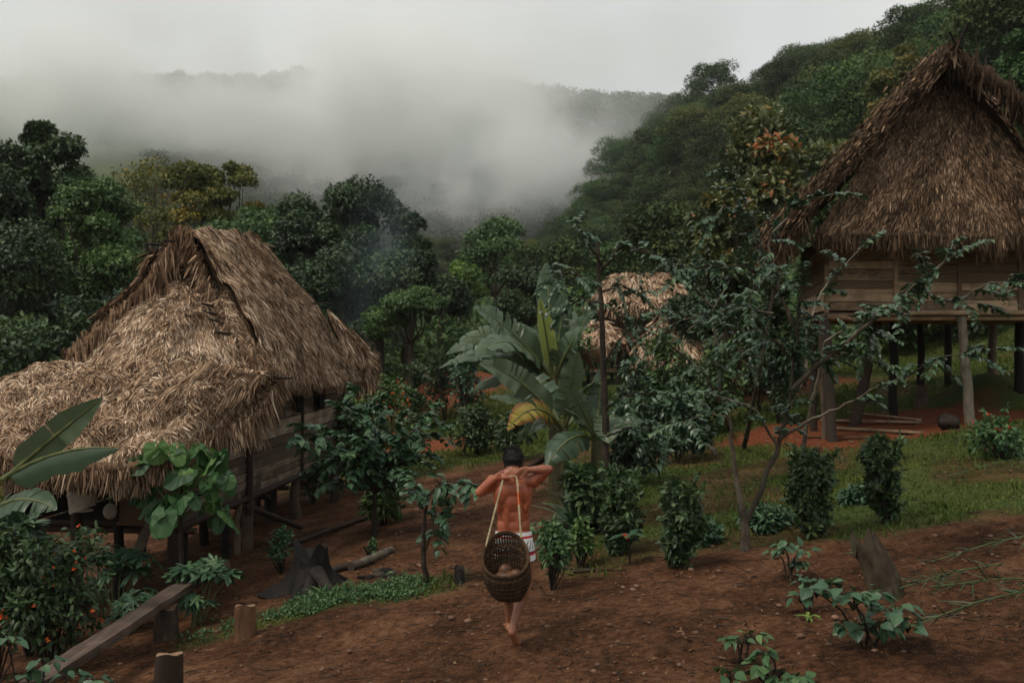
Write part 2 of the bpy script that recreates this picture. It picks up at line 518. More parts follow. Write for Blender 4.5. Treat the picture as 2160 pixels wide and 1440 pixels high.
M['cloth_pale'] = plain_mat('pale_cloth', (.30, .25, .19), (.48, .42, .34), 5, .9)
M['panel'] = plain_mat('brown_panel', (.085, .045, .026), (.16, .09, .052), 3, .8)
M['flower_orange'] = plain_mat('orange_petals', (.75, .10, .02), (.95, .22, .04), 30, .5)
M['flower_red'] = plain_mat('red_petals', (.50, .015, .012), (.75, .05, .03), 30, .5)
M['stone'] = plain_mat('stone', (.16, .12, .09), (.36, .29, .22), 7, .9, .02)
# ------------------------------------------------------------------ masks of the ground cover
def grass_mask(x, y):
    x = np.asarray(x, float); y = np.asarray(y, float)
    n = vn(x / .9, y / .9, 21) * .6 + vn(x / .3, y / .3, 22) * .4 - .5
    right = sm(.3, 1.3, x + n * 1.0 - .02 * (y - 10)) * sm(10.2, 11.0, y + n * 1.2)
    far = sm(19.5, 21.5, y + n * 2.5 + .25 * x)
    strip = sm(.9, .3, np.abs((y - 10.55 - .18 * (x + 2)) + n * .5) / .75) * sm(-3.6, -2.9, x) * sm(-.3, -.9, x)
    mk = np.maximum(np.maximum(right, far), strip * .8)
    mk = mk * (1 - red_mask(x, y))
    hut = sm(1.5, .6, np.hypot((x + 5.2) / 2.2, (y - 16) / 4.5))
    mk = mk * (1 - hut)
    mk = mk * (1 - .65 * sm(.62, .78, vn(x / 1.6 + 5, y / 1.1, 31)) * sm(35, 25, y))
    return mk
def red_mask(x, y):
    x = np.asarray(x, float); y = np.asarray(y, float)
    n = vn(x / .8, y / .8, 25) - .5
    a = sm(1.25, .8, np.hypot((x - 7.0) / 3.1, (y - 19.2) / 2.1) + n * .5)
    b = sm(1.3, .7, np.hypot((x + 2.7) / 2.6, (y - 34.5) / 3.2) + n * .6)
    c = sm(1.3, .7, np.hypot((x - 6.6) / 2.2, (y - 26.5) / 1.0) + n * .5)
    d = sm(1.3, .7, np.hypot((x + 2.2) / 2.0, (y - 25) / 1.2) + n * .5)
    return np.maximum(np.maximum(a, b), np.maximum(c, d))

# ------------------------------------------------------------------ ground and hills, one sheet
def build_ground():
    step = .065
    xs = np.concatenate([-np.geomspace(11, 900, 70)[::-1], np.arange(-10.95, 13, step), np.geomspace(13, 900, 75)])
    ys = np.concatenate([np.linspace(-60, 5.5, 14), np.arange(6, 25, step), np.geomspace(25, 900, 200)])
    X, Y = np.meshgrid(xs, ys, indexing='ij')
    Z = G(X, Y)
    fine = (vn(X / .16, Y / .16, 11) - .5) * .022 + (vn(X / .35, Y / .3, 12) - .5) * .03
    near = sm(30, 22, Y) * sm(-12, -10, X) * sm(15, 12, X)
    Z = Z + fine * near
    hump = sm(.55, .0, np.abs(X - 10.2) / 2) * sm(1.6, 0, np.abs(Y - 21.3)) * .55     # dug bank at the right hut's far posts
    Z = Z + hump
    b = MB(3)
    V = np.stack([X, Y, Z], -1)
    b.grid(V, grass_mask(X, Y), red_mask(X, Y))
    m, nt, bs = new_mat('soil_and_turf')
    gm, rm = attr(nt, 'rnd'), attr(nt, 'ax')
    n1 = noise_tex(nt, 1.3, 6, .62)
    n2 = noise_tex(nt, 14, 5, .7)
    n3 = noise_tex(nt, .5, 3, .5)
    n4 = noise_tex(nt, 60, 3, .7)
    soil = ramp(nt, math_n(nt, 'ADD', math_n(nt, 'MULTIPLY', n1, .55), math_n(nt, 'MULTIPLY', n2, .5)),
                [(.34, (.012, .006, .003)), (.46, (.056, .024, .011)), (.56, (.122, .054, .026)), (.70, (.245, .125, .068))])
    soil = mixc(nt, math_n(nt, 'MULTIPLY', math_n(nt, 'SUBTRACT', n4, .60), 6.0, True), soil, (.34, .21, .14))
    damp = math_n(nt, 'MULTIPLY', math_n(nt, 'SUBTRACT', n3, .50), 5.0, True)
    soil = mixc(nt, math_n(nt, 'MULTIPLY', damp, .55), soil, mixc(nt, 1.0, soil, (.50, .46, .44), 'MULTIPLY'))
    red = ramp(nt, n2, [(.3, (.110, .030, .013)), (.7, (.300, .095, .042))])
    turf = ramp(nt, math_n(nt, 'ADD', math_n(nt, 'MULTIPLY', n2, .5), math_n(nt, 'MULTIPLY', n3, .5)), [(.35, (.030, .050, .012)), (.52, (.066, .092, .024)), (.68, (.110, .112, .036))])
    c = mixc(nt, rm, soil, red)
    c = mixc(nt, gm, c, turf)
    nt.links.new(c, bs.inputs['Base Color'])
    bs.inputs['Roughness'].default_value = .85
    bs.inputs['Specular IOR Level'].default_value = .08
    hh = math_n(nt, 'ADD', n2, math_n(nt, 'MULTIPLY', n4, .5))
    bump(nt, bs, hh, .05, 1.0)
    o = b.build('ground', m)
    tag(o, 'red brown trodden soil and rough turf rising to the jungle hills', 'ground', kind='structure')
build_ground()

# ------------------------------------------------------------------ a wide sample of points inside a mask, denser near
def scatter(n, x0, x1, y0, y1, mask=None, seed=1, near=1.0):
    r = np.random.default_rng(seed)
    k = n * 4
    y = y0 + (y1 - y0) * r.random(k) ** near
    x = x0 + (x1 - x0) * r.random(k)
    keep = np.abs(x) < y * .56 + .8
    if mask is not None: keep &= r.random(k) < mask(x, y)
    x, y = x[keep][:n], y[keep][:n]
    return np.stack([x, y, G(x, y)], -1)

def rand_dirs(r, n, up=0.0, spread=1.0):
    d = r.normal(size=(n, 3)) * spread
    d[:, 2] += up
    return nrm(d)

def build_grass():
    b = MB(5); r = b.rng
    p = scatter(95000, -14, 20, 9.5, 34, lambda x, y: grass_mask(x, y) ** 1.5, 7, 1.3)
    n = len(p)
    h = (.025 + .035 * r.random(n)) * (1 + p[:, 1] / 22) * (.6 + 1.1 * vn(p[:, 0] / .8, p[:, 1] / .8, 40) ** 2 * 1.6)
    b.leaves(QUAD, p - [0, 0, .01], rand_dirs(r, n, 1.3, .8), rand_dirs(r, n), h, .012 + .0011 * p[:, 1],
             np.clip(vn(p[:, 0] / 1.5, p[:, 1] / 1.5, 41) * .7 + .3 * r.random(n), 0, 1))
    tag(b.build('grass', M['grass']), 'short patchy grass covering the slope below the raised hut', 'grass', kind='stuff')
build_grass()

def build_litter():
    b = MB(6); r = b.rng
    p = scatter(7500, -7, 7, 6.8, 20, lambda x, y: 1 - .8 * grass_mask(x, y), 9, 1.5)
    n = len(p)
    b.leaves(FOLD, p + [0, 0, .012], rand_dirs(r, n, 0, 1) * [1, 1, .25], rand_dirs(r, n, 1.2, .5), .02 + .06 * r.random(n) ** 3, .010 + .022 * r.random(n))
    tag(b.build('leaf_litter', M['brownleaf']), 'dry brown leaf scraps scattered over the bare soil', 'leaf litter', kind='stuff')
    b = MB(8); r = b.rng
    p = scatter(1700, -7, 7, 6.8, 18, lambda x, y: 1 - .7 * grass_mask(x, y), 12, 1.4)
    for q in p:
        L = .04 + .28 * r.random() ** 3
        a = r.random() * math.pi if r.random() < .5 else r.normal() * .4
        d = np.array([math.cos(a), math.sin(a) * .8, r.normal() * .05]) * L / 2
        k = np.array([-d[1], d[0], .02]) * r.normal() * .3
        b.tube([q - d + [0, 0, .008], q + k + [0, 0, .014], q + d + [0, 0, .008]], [.002 + .003 * r.random(), .0045 * (.5 + r.random()), .002], 4, r.random())
    tag(b.build('twigs_litter', M['branch']), 'small dry twigs lying on the trodden red soil', 'twigs', kind='stuff')
    b = MB(10); r = b.rng
    p = scatter(2300, -7, 8, 6.8, 20, lambda x, y: 1 - .8 * grass_mask(x, y), 14, 1.4)
    for q in p:
        s = .004 + .034 * r.random() ** 5
        b.ball(q + [0, 0, s * .3], np.array([1, .8 + .3 * r.random(), .6]) * s, 6, 4, r.random(), 0, .35)
    m = plain_mat('soil_crumbs', (.07, .034, .021), (.26, .15, .10), 3, .9)
    tag(b.build('pebbles', m), 'little clods and pebbles strewn on the red soil', 'pebbles', kind='stuff')
    # low weeds along the strip of green beside the stump
    b = MB(11); r = b.rng
    p = scatter(1500, -3.6, 0.2, 9.8, 11.6, lambda x, y: grass_mask(x, y) ** 2 * (vn(x / .35, y / .35, 44) > .42), 16)
    for q in p:
        k = 5 + int(r.random() * 5)
        h = .03 + .09 * r.random() ** 2
        pp = q + r.normal(size=(k, 3)) * [.03, .03, 0] + np.array([0, 0, 1]) * (h * r.random((k, 1)))
        b.leaves(FOLD, pp, rand_dirs(r, k, .35, .8), rand_dirs(r, k, 1.5, .6), .035 + .035 * r.random(k), .018 + .012 * r.random(k), r.random(k))
    tag(b.build('weeds_groundcover', M['weed']), 'low leafy weeds growing along the strip beside the stump', 'weeds', kind='stuff')
build_litter()

# ------------------------------------------------------------------ trees
def lobes_crown(b, r, C, R, Hc, nlobe, per, leaf, mat=0, flat=.75, lobe=(.30, .48), low=-.35, fill=.7):
    """leaf clumps spread through a crown centred at C; returns the lobe centres"""
    cs = []
    seed_ = int(r.integers(1000))
    for i in range(nlobe):
        d = r.normal(size=3); d /= np.linalg.norm(d)
        if d[2] < low: d[2] = -d[2]
        k = fill * (.45 + .55 * r.random() ** .6)
        c = C + d * [R * k, R * k, Hc * k]
        lr = R * (lobe[0] + (lobe[1] - lobe[0]) * r.random())
        cs.append(c)
        n = int(per * (lr / R / .4) ** 2)
        dd = rand_dirs(r, n)
        dd[:, 2] = np.where(dd[:, 2] < -.25, -dd[:, 2] * .6, dd[:, 2])
        dd = nrm(dd)
        bumpy = .55 + .35 * r.random((n, 1)) + .32 * (vn(dd[:, 0] * 3.1 + i, dd[:, 1] * 3.1 + dd[:, 2] * 2, seed_ + i)[:, None])
        p = c + dd * [lr, lr, lr * flat] * bumpy
        T = nrm(rand_dirs(r, n) + dd * .5 + [0, 0, -.35])
        N = nrm(dd * .8 + [0, 0, .6] + r.normal(size=(n, 3)) * .45)
        b.leaves(QUAD if leaf > .25 else FOLD, p, T, N, leaf * (.7 + .6 * r.random(n)), leaf * .55 * (.8 + .5 * r.random(n)),
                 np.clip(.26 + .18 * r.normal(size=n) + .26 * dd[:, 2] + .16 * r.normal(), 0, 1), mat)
    return cs

def tree_meshes(seed, H, R, Hc, trunk_r, nlobe, per, leaf, lean=0.0, flat=.75, lobe=(.30, .48), fill=.7, limb_r=.35, low=-.35):
    cb, tb = MB(seed), MB(seed + 1000)
    r = np.random.default_rng(seed)
    C = np.array([lean, 0, H - Hc])
    cs = lobes_crown(cb, r, C, R, Hc, nlobe, per, leaf, 0, flat, lobe, low, fill)
    fork = np.array([lean * .4, 0, np.clip(H - Hc * 1.7, H * .2, H * .6)])
    tb.tube([[0, 0, -.3], [lean * .1 + .03 * H * r.normal() * .3, .02, fork[2] * .5], fork, C * [1, 1, 1] + [0, 0, Hc * .1]],
            [trunk_r * 1.35, trunk_r, trunk_r * .8, trunk_r * .25], 8, .5, 0, .15)
    for c in cs[::max(1, len(cs) // 9)]:
        mid = (fork + c) / 2 + r.normal(size=3) * R * .08 + [0, 0, -.05 * H]
        tb.tube([fork, mid, c], [trunk_r * limb_r, trunk_r * limb_r * .7, trunk_r * .08], 5, r.random(), 0, .1)
    return cb, tb

# --- canopy kinds for the hill forest (shared meshes)
KINDS = []
for k, (mt, H, R, Hc, nl, per, leaf, flat) in enumerate([
        ('canopy', 10, 5.0, 4.4, 34, 400, .29, .6), ('canopy', 12, 4.3, 5.2, 34, 400, .29, .75), ('canopy_olive', 10, 5.2, 3.8, 32, 400, .29, .5),
        ('canopy', 8, 4.2, 3.9, 28, 420, .27, .75), ('canopy_olive', 11, 4.0, 4.6, 24, 260, .27, .6)]):
    cb, tb = tree_meshes(100 + k, H, R, Hc, .22, nl, per, leaf, .3, flat, fill=.95)
    KINDS.append((cb, tb, mt))
KIND_LABEL = ['broad dark green crown in the jungle canopy of the hillside',
              'tall billowing green crown in the jungle canopy of the hillside',
              'wide flat olive crown in the jungle canopy of the hillside',
              'low rounded bushy crown in the jungle canopy of the hillside',
              'thin pale olive crown with open branching on the hillside']

def forest():
    r = np.random.default_rng(77)
    pts = []
    for y in np.arange(33, 290, 6.0):
        for x in np.arange(-90, 110, 6.0):
            q = np.array([x, y]) + r.uniform(-2.4, 2.4, 2)
            pts.append(q)
    pts = np.array(pts)
    x, y = pts.T
    z = G(x, y)
    vis = (np.abs(x) < y * .545 + 2)
    hr = (z - 2 > 3.0 + 0 * x)
    py = 720 - (z + 10 - CAMZ) / y * F
    clearing = (x > -.27 * y) & (x < 13) & (y < 60)
    keep = vis & (py > -260) & ~clearing & (y > np.where(x > 12, 33, 46)) & ~((x > 5) & (x < 20) & (y < 30))
    # hide what stands behind the crest
    def crest(px_, y_, z_):
        for t in np.linspace(.35, .93, 14):
            if g(px_ * t, y_ * t) + 6.5 > CAMZ + (z_ + 10 - CAMZ) * t: return True
        return False
    sel = [(yy, xx, zz) for xx, yy, zz, kk in zip(x, y, z, keep) if kk and not crest(xx, yy, zz)]
    sel.sort()
    near, rest = sel[:292], sel[292:]
    protos = []
    for i, (yy, xx, zz) in enumerate(near):
        k = int(r.choice([0, 1, 2, 3, 4], p=[.30, .24, .18, .18, .10]))
        if xx < 2 and yy < 120: k = int(r.choice([0, 3]))
        e = empty('jungle_tree', (xx, yy, zz - .4), KIND_LABEL[k], 'tree', ['dark broad trees of the hillside jungle', 'tall green trees of the hillside jungle', 'flat olive trees of the hillside jungle', 'rounded trees of the hillside jungle', 'open olive trees of the hillside jungle'][k])
        s = .5 + .5 * r.random() ** 1.3
        if yy < 60: s *= .75
        elif r.random() < .10: s = min(s * 1.4, 1.2)
        e.scale = (s * (.85 + .3 * r.random()), s * (.85 + .3 * r.random()), s)
        e.rotation_euler = (0, 0, r.random() * 6.28)
        if k not in [q[0] for q in protos]:
            cb, tb, mt = KINDS[k]
            c = cb.build('crown', M[mt], e, local=True); t = tb.build('trunk', M['palebark'], e, local=True)
            protos.append((k, c, t))
        else:
            _, c0, t0 = [q for q in protos if q[0] == k][0]
            for o in (c0, t0):
                d = o.copy(); COL.objects.link(d); d.parent = e
    print('forest', len(sel), 'rest', len(rest))
    # the far hill: one mass
    b = MB(55); rr = b.rng
    pts = list(rest)
    for yy in np.arange(290, 460, 6.0):
        for xx in np.arange(-280, 120, 6.0):
            q = np.array([xx, yy]) + r.uniform(-3.5, 3.5, 2)
            if abs(q[0]) < q[1] * .54: pts.append((q[1], q[0], g(q[0], q[1])))
    for yy, xx, zz in pts:
        R = 3.4 + 2.8 * rr.random(); H = 7 + 7 * rr.random()
        far = yy > 290
        base_r = rr.random() * .4
        for i in range(6 if far else 8):
            d = rr.normal(size=3); d /= np.linalg.norm(d); d[2] = abs(d[2])
            c = np.array([xx, yy, zz + H - 3]) + d * [R * .6, R * .6, 2.2]
            n = 26 if far else 60
            lf = 1.1 if far else .75
            dd = rand_dirs(rr, n); dd[:, 2] = np.abs(dd[:, 2]); lr = R * .5
            p = c + dd * [lr, lr, lr * .6] * (.8 + .3 * rr.random((n, 1)))
            b.leaves(QUAD, p, rand_dirs(rr, n) + dd * .5, dd + [0, 0, .5] + rr.normal(size=(n, 3)) * .4, lf * (.7 + .6 * rr.random(n)), lf * .6,
                     np.clip(base_r + .35 * rr.random(n), 0, 1))
    tag(b.build('forest_far', M['canopy']), 'distant jungle covering the hills beyond the mist', 'forest', kind='stuff')
forest()

def undergrowth():
    b = MB(60); r = b.rng
    n = 5200
    y = 28 + 150 * r.random(n * 2) ** 1.5; x = (r.random(n * 2) - .5) * y * 1.12
    clear = (x > -.27 * y) & (x < .28 * y) & (y < 40)
    hut = (x > 5) & (x < 16) & (y < 33)
    ok = ~clear & ~hut & ~((x < 0) & (y < 31))
    x, y = x[ok][:n], y[ok][:n]
    z = G(x, y)
    for X, Y, Z in zip(x, y, z):
        R = (.7 + 1.0 * r.random()) * (1 + Y / 140)
        m = 34
        dd = rand_dirs(r, m); dd[:, 2] = np.abs(dd[:, 2])
        lf = .26 + .0035 * Y
        p = np.array([X, Y, Z + .3 * R]) + dd * [R, R, R * 1.1] * (.8 + .3 * r.random((m, 1)))
        b.leaves(QUAD, p, rand_dirs(r, m) + dd * .5, dd + r.normal(size=(m, 3)) * .4 + [0, 0, .4], lf * (.7 + .6 * r.random(m)), lf * .6, np.clip(.25 + .3 * r.random(m) + .2 * r.random(), 0, 1))
    tag(b.build('undergrowth', M['canopy']), 'tangled undergrowth covering the ground beneath the jungle trees', 'undergrowth', kind='stuff')
undergrowth()

# --- trees one can tell apart behind the huts: px, depth, crown top px, crown width px, crown height px, look, label
def place_tree(seed, px, D, top, wid, hgt, mt, label, name='tree', cat='tree', leaf=.24, nl=22, per=420, trunk=.16, flat=.9, lobe=(.20, .44), fill=.85, group=None, bark='bark', limb=.3, lean=0.0, low=-.75):
    X = (px - 1080) / F * D
    z0 = g(X, D)
    zt = CAMZ - (top - 720) / F * D
    R = wid / 2 / F * D * 1.0
    Hc = hgt / 2 / F * D * 1.0
    leaf, per = leaf * .74, int(per * 1.6)
    cb, tb = tree_meshes(seed, max(zt - z0, 1.2), R, Hc, trunk, nl, per, leaf, lean, flat, lobe, fill, limb, low)
    e = empty(name, (X, D, z0), label, cat, group)
    cb.build('crown', M[mt], e, local=True); tb.build('trunk', M[bark], e, local=True)
    return e

place_tree(201, 80, 33, 262, 200, 420, 'dark', 'tall dark tree with a pointed ragged top at the left edge against the mist', leaf=.26, nl=18, lobe=(.30, .46), fill=.95)
place_tree(234, 150, 34, 330, 190, 380, 'dark', 'dark tree just right of the tall pointed one at the left edge', leaf=.26, nl=26, fill=.9)
place_tree(235, 86, 33.5, 252, 62, 110, 'dark', 'small ragged crown sticking up highest above the dark trees at the left edge', leaf=.26, nl=9, lobe=(.3, .5))
place_tree(202, -60, 31, 320, 300, 420, 'dark', 'dark broad tree cut by the left edge beside the tall pointed one', leaf=.26, nl=26)
place_tree(203, 205, 30, 385, 240, 360, 'mid', 'bushy green tree just left of the yellow topped trees, taller than the hut', leaf=.24, nl=26)
place_tree(204, 60, 27, 500, 330, 430, 'dark', 'lower dark tree filling the left edge above the veranda roof', leaf=.22, nl=30)
place_tree(205, 300, 27.5, 560, 260, 380, 'dark', 'small dark tree directly behind the left slope of the big thatched roof', leaf=.22, nl=24)
place_tree(206, 320, 47, 348, 210, 200, 'olive', 'sparse yellowing tree with bare pale branches behind the hut', leaf=.26, nl=16, per=130, fill=.9, bark='palebark', limb=.5)
place_tree(207, 425, 45, 345, 170, 230, 'olive', 'layered olive tree with yellow shoots left of the tallest spire', leaf=.28, nl=18, per=330, fill=.9, flat=.75, bark='palebark')
place_tree(208, 500, 46, 318, 130, 260, 'olive', 'slim olive tree whose spire stands highest over the thatched roof', leaf=.28, nl=16, per=320, fill=.95, flat=.7)
place_tree(209, 570, 43, 395, 190, 260, 'mid', 'green tree with flat tiers between the olive spire and the mango tree', leaf=.26, nl=20, per=380, flat=.75)
place_tree(210, 775, 38, 360, 240, 330, 'dark', 'large dark domed mango tree at the centre with the highest round top', leaf=.24, nl=30, per=480, bark='palebark')
place_tree(211, 655, 38, 398, 200, 300, 'dark', 'dark mango tree adjoining the left side of the big domed one', leaf=.24, nl=26, per=430, bark='palebark')
place_tree(212, 855, 36, 440, 130, 260, 'dark', 'narrow dark tree leaning against the right flank of the domed mango', leaf=.24, nl=20, per=430)
place_tree(213, 720, 34, 540, 330, 230, 'dark', 'low dark thicket tree behind the smoke and right roof slope', leaf=.22, nl=28, per=430)
place_tree(214, 975, 50, 540, 105, 130, 'fresh', 'small bright green tree standing out before the dark trees at centre', leaf=.26, nl=14, per=330, fill=.8)
place_tree(215, 1045, 60, 455, 170, 200, 'mid', 'tree with a bare pale leaning branch at the valley mouth under the mist', leaf=.34, nl=20, per=300, bark='palebark', limb=.6)
place_tree(216, 930, 46, 585, 120, 120, 'dark', 'dark round tree left of the small bright green one', leaf=.26, nl=14, per=330)
place_tree(217, 1170, 58, 505, 210, 220, 'canopy', 'broad dull green tree above the tall upright banana leaf', leaf=.34, nl=20, per=300)
place_tree(218, 866, 30, 612, 150, 100, 'mid', 'small umbrella shaped tree with one dark trunk above the orange flowers', 'umbrella_tree', leaf=.16, nl=16, per=420, trunk=.11, flat=.55, fill=.9)
place_tree(219, 806, 31, 640, 90, 90, 'mid', 'small umbrella tree with two leaning trunks right beside the hut roof', 'umbrella_tree', leaf=.16, nl=12, per=380, trunk=.09, flat=.55, fill=.9)
place_tree(220, 1630, 27, 258, 270, 350, 'orange', 'leafy tree with rusty orange leaves behind the raised hut', leaf=.30, nl=22, per=260, fill=.9, bark='palebark')
place_tree(221, 1530, 25, 400, 200, 270, 'orange', 'lower rusty leaved tree left of the raised hut, its big leaves drooping', leaf=.30, nl=18, per=240, fill=.9)
place_tree(222, 1885, 52, 88, 140, 260, 'yellow', 'tree with yellow blossom clumps above the ridge end of the raised hut', leaf=.30, nl=20, per=300, fill=.9)
place_tree(223, 1400, 42, 430, 260, 250, 'canopy', 'wide mid green tree on the slope above the thatched roofs', leaf=.30, nl=22, per=330)
place_tree(224, 1300, 48, 520, 180, 160, 'canopy', 'low green tree left above the farther thatched roof', leaf=.30, nl=18, per=300)
place_tree(225, 1500, 33, 560, 200, 200, 'dark', 'dark dense tree right of the two thatched roofs', leaf=.22, nl=22, per=380)
place_tree(226, 1570, 27, 640, 180, 170, 'dark', 'dark low tree over the red earth bank left of the hut posts', leaf=.20, nl=20, per=380)
place_tree(227, 2080, 44, -60, 260, 400, 'canopy', 'big dark tree towering behind the raised hut at the top right', leaf=.30, nl=26, per=380)
place_tree(228, 2180, 36, 60, 200, 300, 'canopy', 'dense green tree cut by the right edge behind the raised hut', leaf=.28, nl=24, per=380)
place_tree(229, 1760, 36, 300, 200, 280, 'canopy', 'rounded green tree directly behind the left roof edge of the raised hut', leaf=.28, nl=22, per=380)
place_tree(230, 1980, 33, 640, 330, 90, 'dark', 'low dark tree seen between the posts beneath the raised hut', leaf=.22, nl=22, per=330, trunk=.08)
place_tree(231, 2150, 34, 600, 260, 130, 'dark', 'low dark tree under the right end of the raised hut floor', leaf=.22, nl=20, per=330, trunk=.08)
place_tree(232, 480, 38, 470, 220, 200, 'mid', 'green tree whose crown shows just over the thatched ridge', leaf=.24, nl=20, per=380)
place_tree(233, 1110, 40, 560, 150, 160, 'dark', 'dark bushy tree behind the pale arching banana leaf', leaf=.24, nl=18, per=330)

# ------------------------------------------------------------------ air: haze, mist bank, smoke
def cube_volume(name, lo, hi, label, cat, setup):
    lo, hi = np.array(lo, float), np.array(hi, float)
    b = MB(1); c = (lo + hi) / 2; h = (hi - lo) / 2
    b.box((0, 0, 0), (h[0], 0, 0), (0, h[1], 0), (0, 0, h[2]))
    m = bpy.data.materials.new(name + '_air'); m.use_nodes = True
    nt = m.node_tree; nt.nodes.clear()
    out = nt.nodes.new('ShaderNodeOutputMaterial')
    pv = nt.nodes.new('ShaderNodeVolumePrincipled')
    pv.inputs['Color'].default_value = (1, 1, 1, 1)
    nt.links.new(pv.outputs[0], out.inputs['Volume'])
    setup(nt, pv)
    o = b.build(name, m)
    o.location = c
    tag(o, label, cat, kind='stuff')
    return o, m

def haze_setup(nt, pv):
    pv.inputs['Color'].default_value = (.94, .97, .98, 1)
    pv.inputs['Density'].default_value = .00022
    pv.inputs['Anisotropy'].default_value = .2
cube_volume('haze', (-560, -70, -4), (560, 560, 135), 'thin damp air that pales the far hills', 'haze', haze_setup)

def mist_volume():
    # the low cloud: thick where it sits in the valley, thinning up and to the edges
    pos = (-40, 232, 54)
    half = (150, 44, 46)
    def setup(nt, pv):
        pv.inputs['Color'].default_value = (.99, .995, .985, 1)
        pv.inputs['Anisotropy'].default_value = .0
        t = nt.nodes.new('ShaderNodeTexCoord')
        def node(op, a, b, clamp=False): return math_n(nt, op, a, b, clamp)
        big = nt.nodes.new('ShaderNodeTexNoise'); big.inputs['Scale'].default_value = .040; big.inputs['Detail'].default_value = 6; big.inputs['Roughness'].default_value = .60
        nt.links.new(t.outputs['Object'], big.inputs['Vector'])
        sep = nt.nodes.new('ShaderNodeSeparateXYZ'); nt.links.new(t.outputs['Object'], sep.inputs[0])
        X, Y, Z = sep.outputs
        def gauss(cx, cz, rx, rz, amp):
            u = node('DIVIDE', node('SUBTRACT', X, cx), rx); v = node('DIVIDE', node('SUBTRACT', Z, cz), rz)
            d = node('ADD', node('MULTIPLY', u, u), node('MULTIPLY', v, v))
            e = node('POWER', 2.71828, node('MULTIPLY', d, -1.0))
            return node('MULTIPLY', e, amp)
        s = gauss(36, -15, 19, 10, 1.9)          # dense pool in the valley saddle
        s = node('ADD', s, gauss(15, -4, 28, 13, 1.2))
        s = node('ADD', s, gauss(-22, 3, 42, 8, .62))
        s = node('ADD', s, gauss(-80, 6, 46, 8, .55))
        s = node('ADD', s, gauss(-40, 19, 110, 10, .34))
        sh = node('SUBTRACT', node('MULTIPLY', big.outputs['Fac'], 9.5), 3.95)
        s = node('MULTIPLY', s, node('MINIMUM', node('MAXIMUM', sh, 0.03), 1.6))
        # soft faces
        for ax, h in ((X, half[0]), (Y, half[1]), (Z, half[2])):
            q = node('ABSOLUTE', node('DIVIDE', ax, h), 0)
            s = node('MULTIPLY', s, node('MULTIPLY', node('SUBTRACT', 1.0, q), 3.0, True))
        nt.links.new(node('MULTIPLY', s, .085), pv.inputs['Density'])
    lo = np.array(pos) - half; hi = np.array(pos) + half
    o, m = cube_volume('mist', lo, hi, 'pale cloud of mist drifting across the far jungle hill', 'mist', setup)
    try: m.cycles.volume_step_rate = .35
    except Exception: pass
mist_volume()

def smoke_volume():
    c = P(790, 570, 33)
    half = np.array([2.6, 1.6, 3.6])
    def setup(nt, pv):
        pv.inputs['Color'].default_value = (.62, .78, .92, 1)
        t = nt.nodes.new('ShaderNodeTexCoord')
        n = nt.nodes.new('ShaderNodeTexNoise'); n.inputs['Scale'].default_value = .9; n.inputs['Detail'].default_value = 4
        nt.links.new(t.outputs['Object'], n.inputs['Vector'])
        sep = nt.nodes.new('ShaderNodeSeparateXYZ'); nt.links.new(t.outputs['Object'], sep.inputs[0])
        X, Y, Z = sep.outputs
        u = math_n(nt, 'SUBTRACT', X, math_n(nt, 'MULTIPLY', Z, .28))
        s = math_n(nt, 'SUBTRACT', 1.0, math_n(nt, 'ABSOLUTE', math_n(nt, 'DIVIDE', u, 1.5), 0), True)
        for ax, h in ((Y, half[1]), (Z, half[2])):
            q = math_n(nt, 'ABSOLUTE', math_n(nt, 'DIVIDE', ax, float(h)), 0)
            s = math_n(nt, 'MULTIPLY', s, math_n(nt, 'SUBTRACT', 1.0, q, True))
        s = math_n(nt, 'MULTIPLY', s, math_n(nt, 'MAXIMUM', math_n(nt, 'SUBTRACT', math_n(nt, 'MULTIPLY', n.outputs['Fac'], 2.4), .75), 0.0))
        nt.links.new(math_n(nt, 'MULTIPLY', s, .15), pv.inputs['Density'])
    o, m = cube_volume('smoke', c - half, c + half, 'thin bluish cooking smoke rising right of the thatched roof', 'smoke', setup)
smoke_volume()
# ------------------------------------------------------------------ thatch
def resample(pts, n):
    pts = np.asarray(pts, float)
    d = np.concatenate([[0], np.cumsum(np.linalg.norm(np.diff(pts, axis=0), axis=1))])
    t = np.linspace(0, d[-1], n)
    return np.stack([np.interp(t, d, pts[:, k]) for k in range(3)], -1)

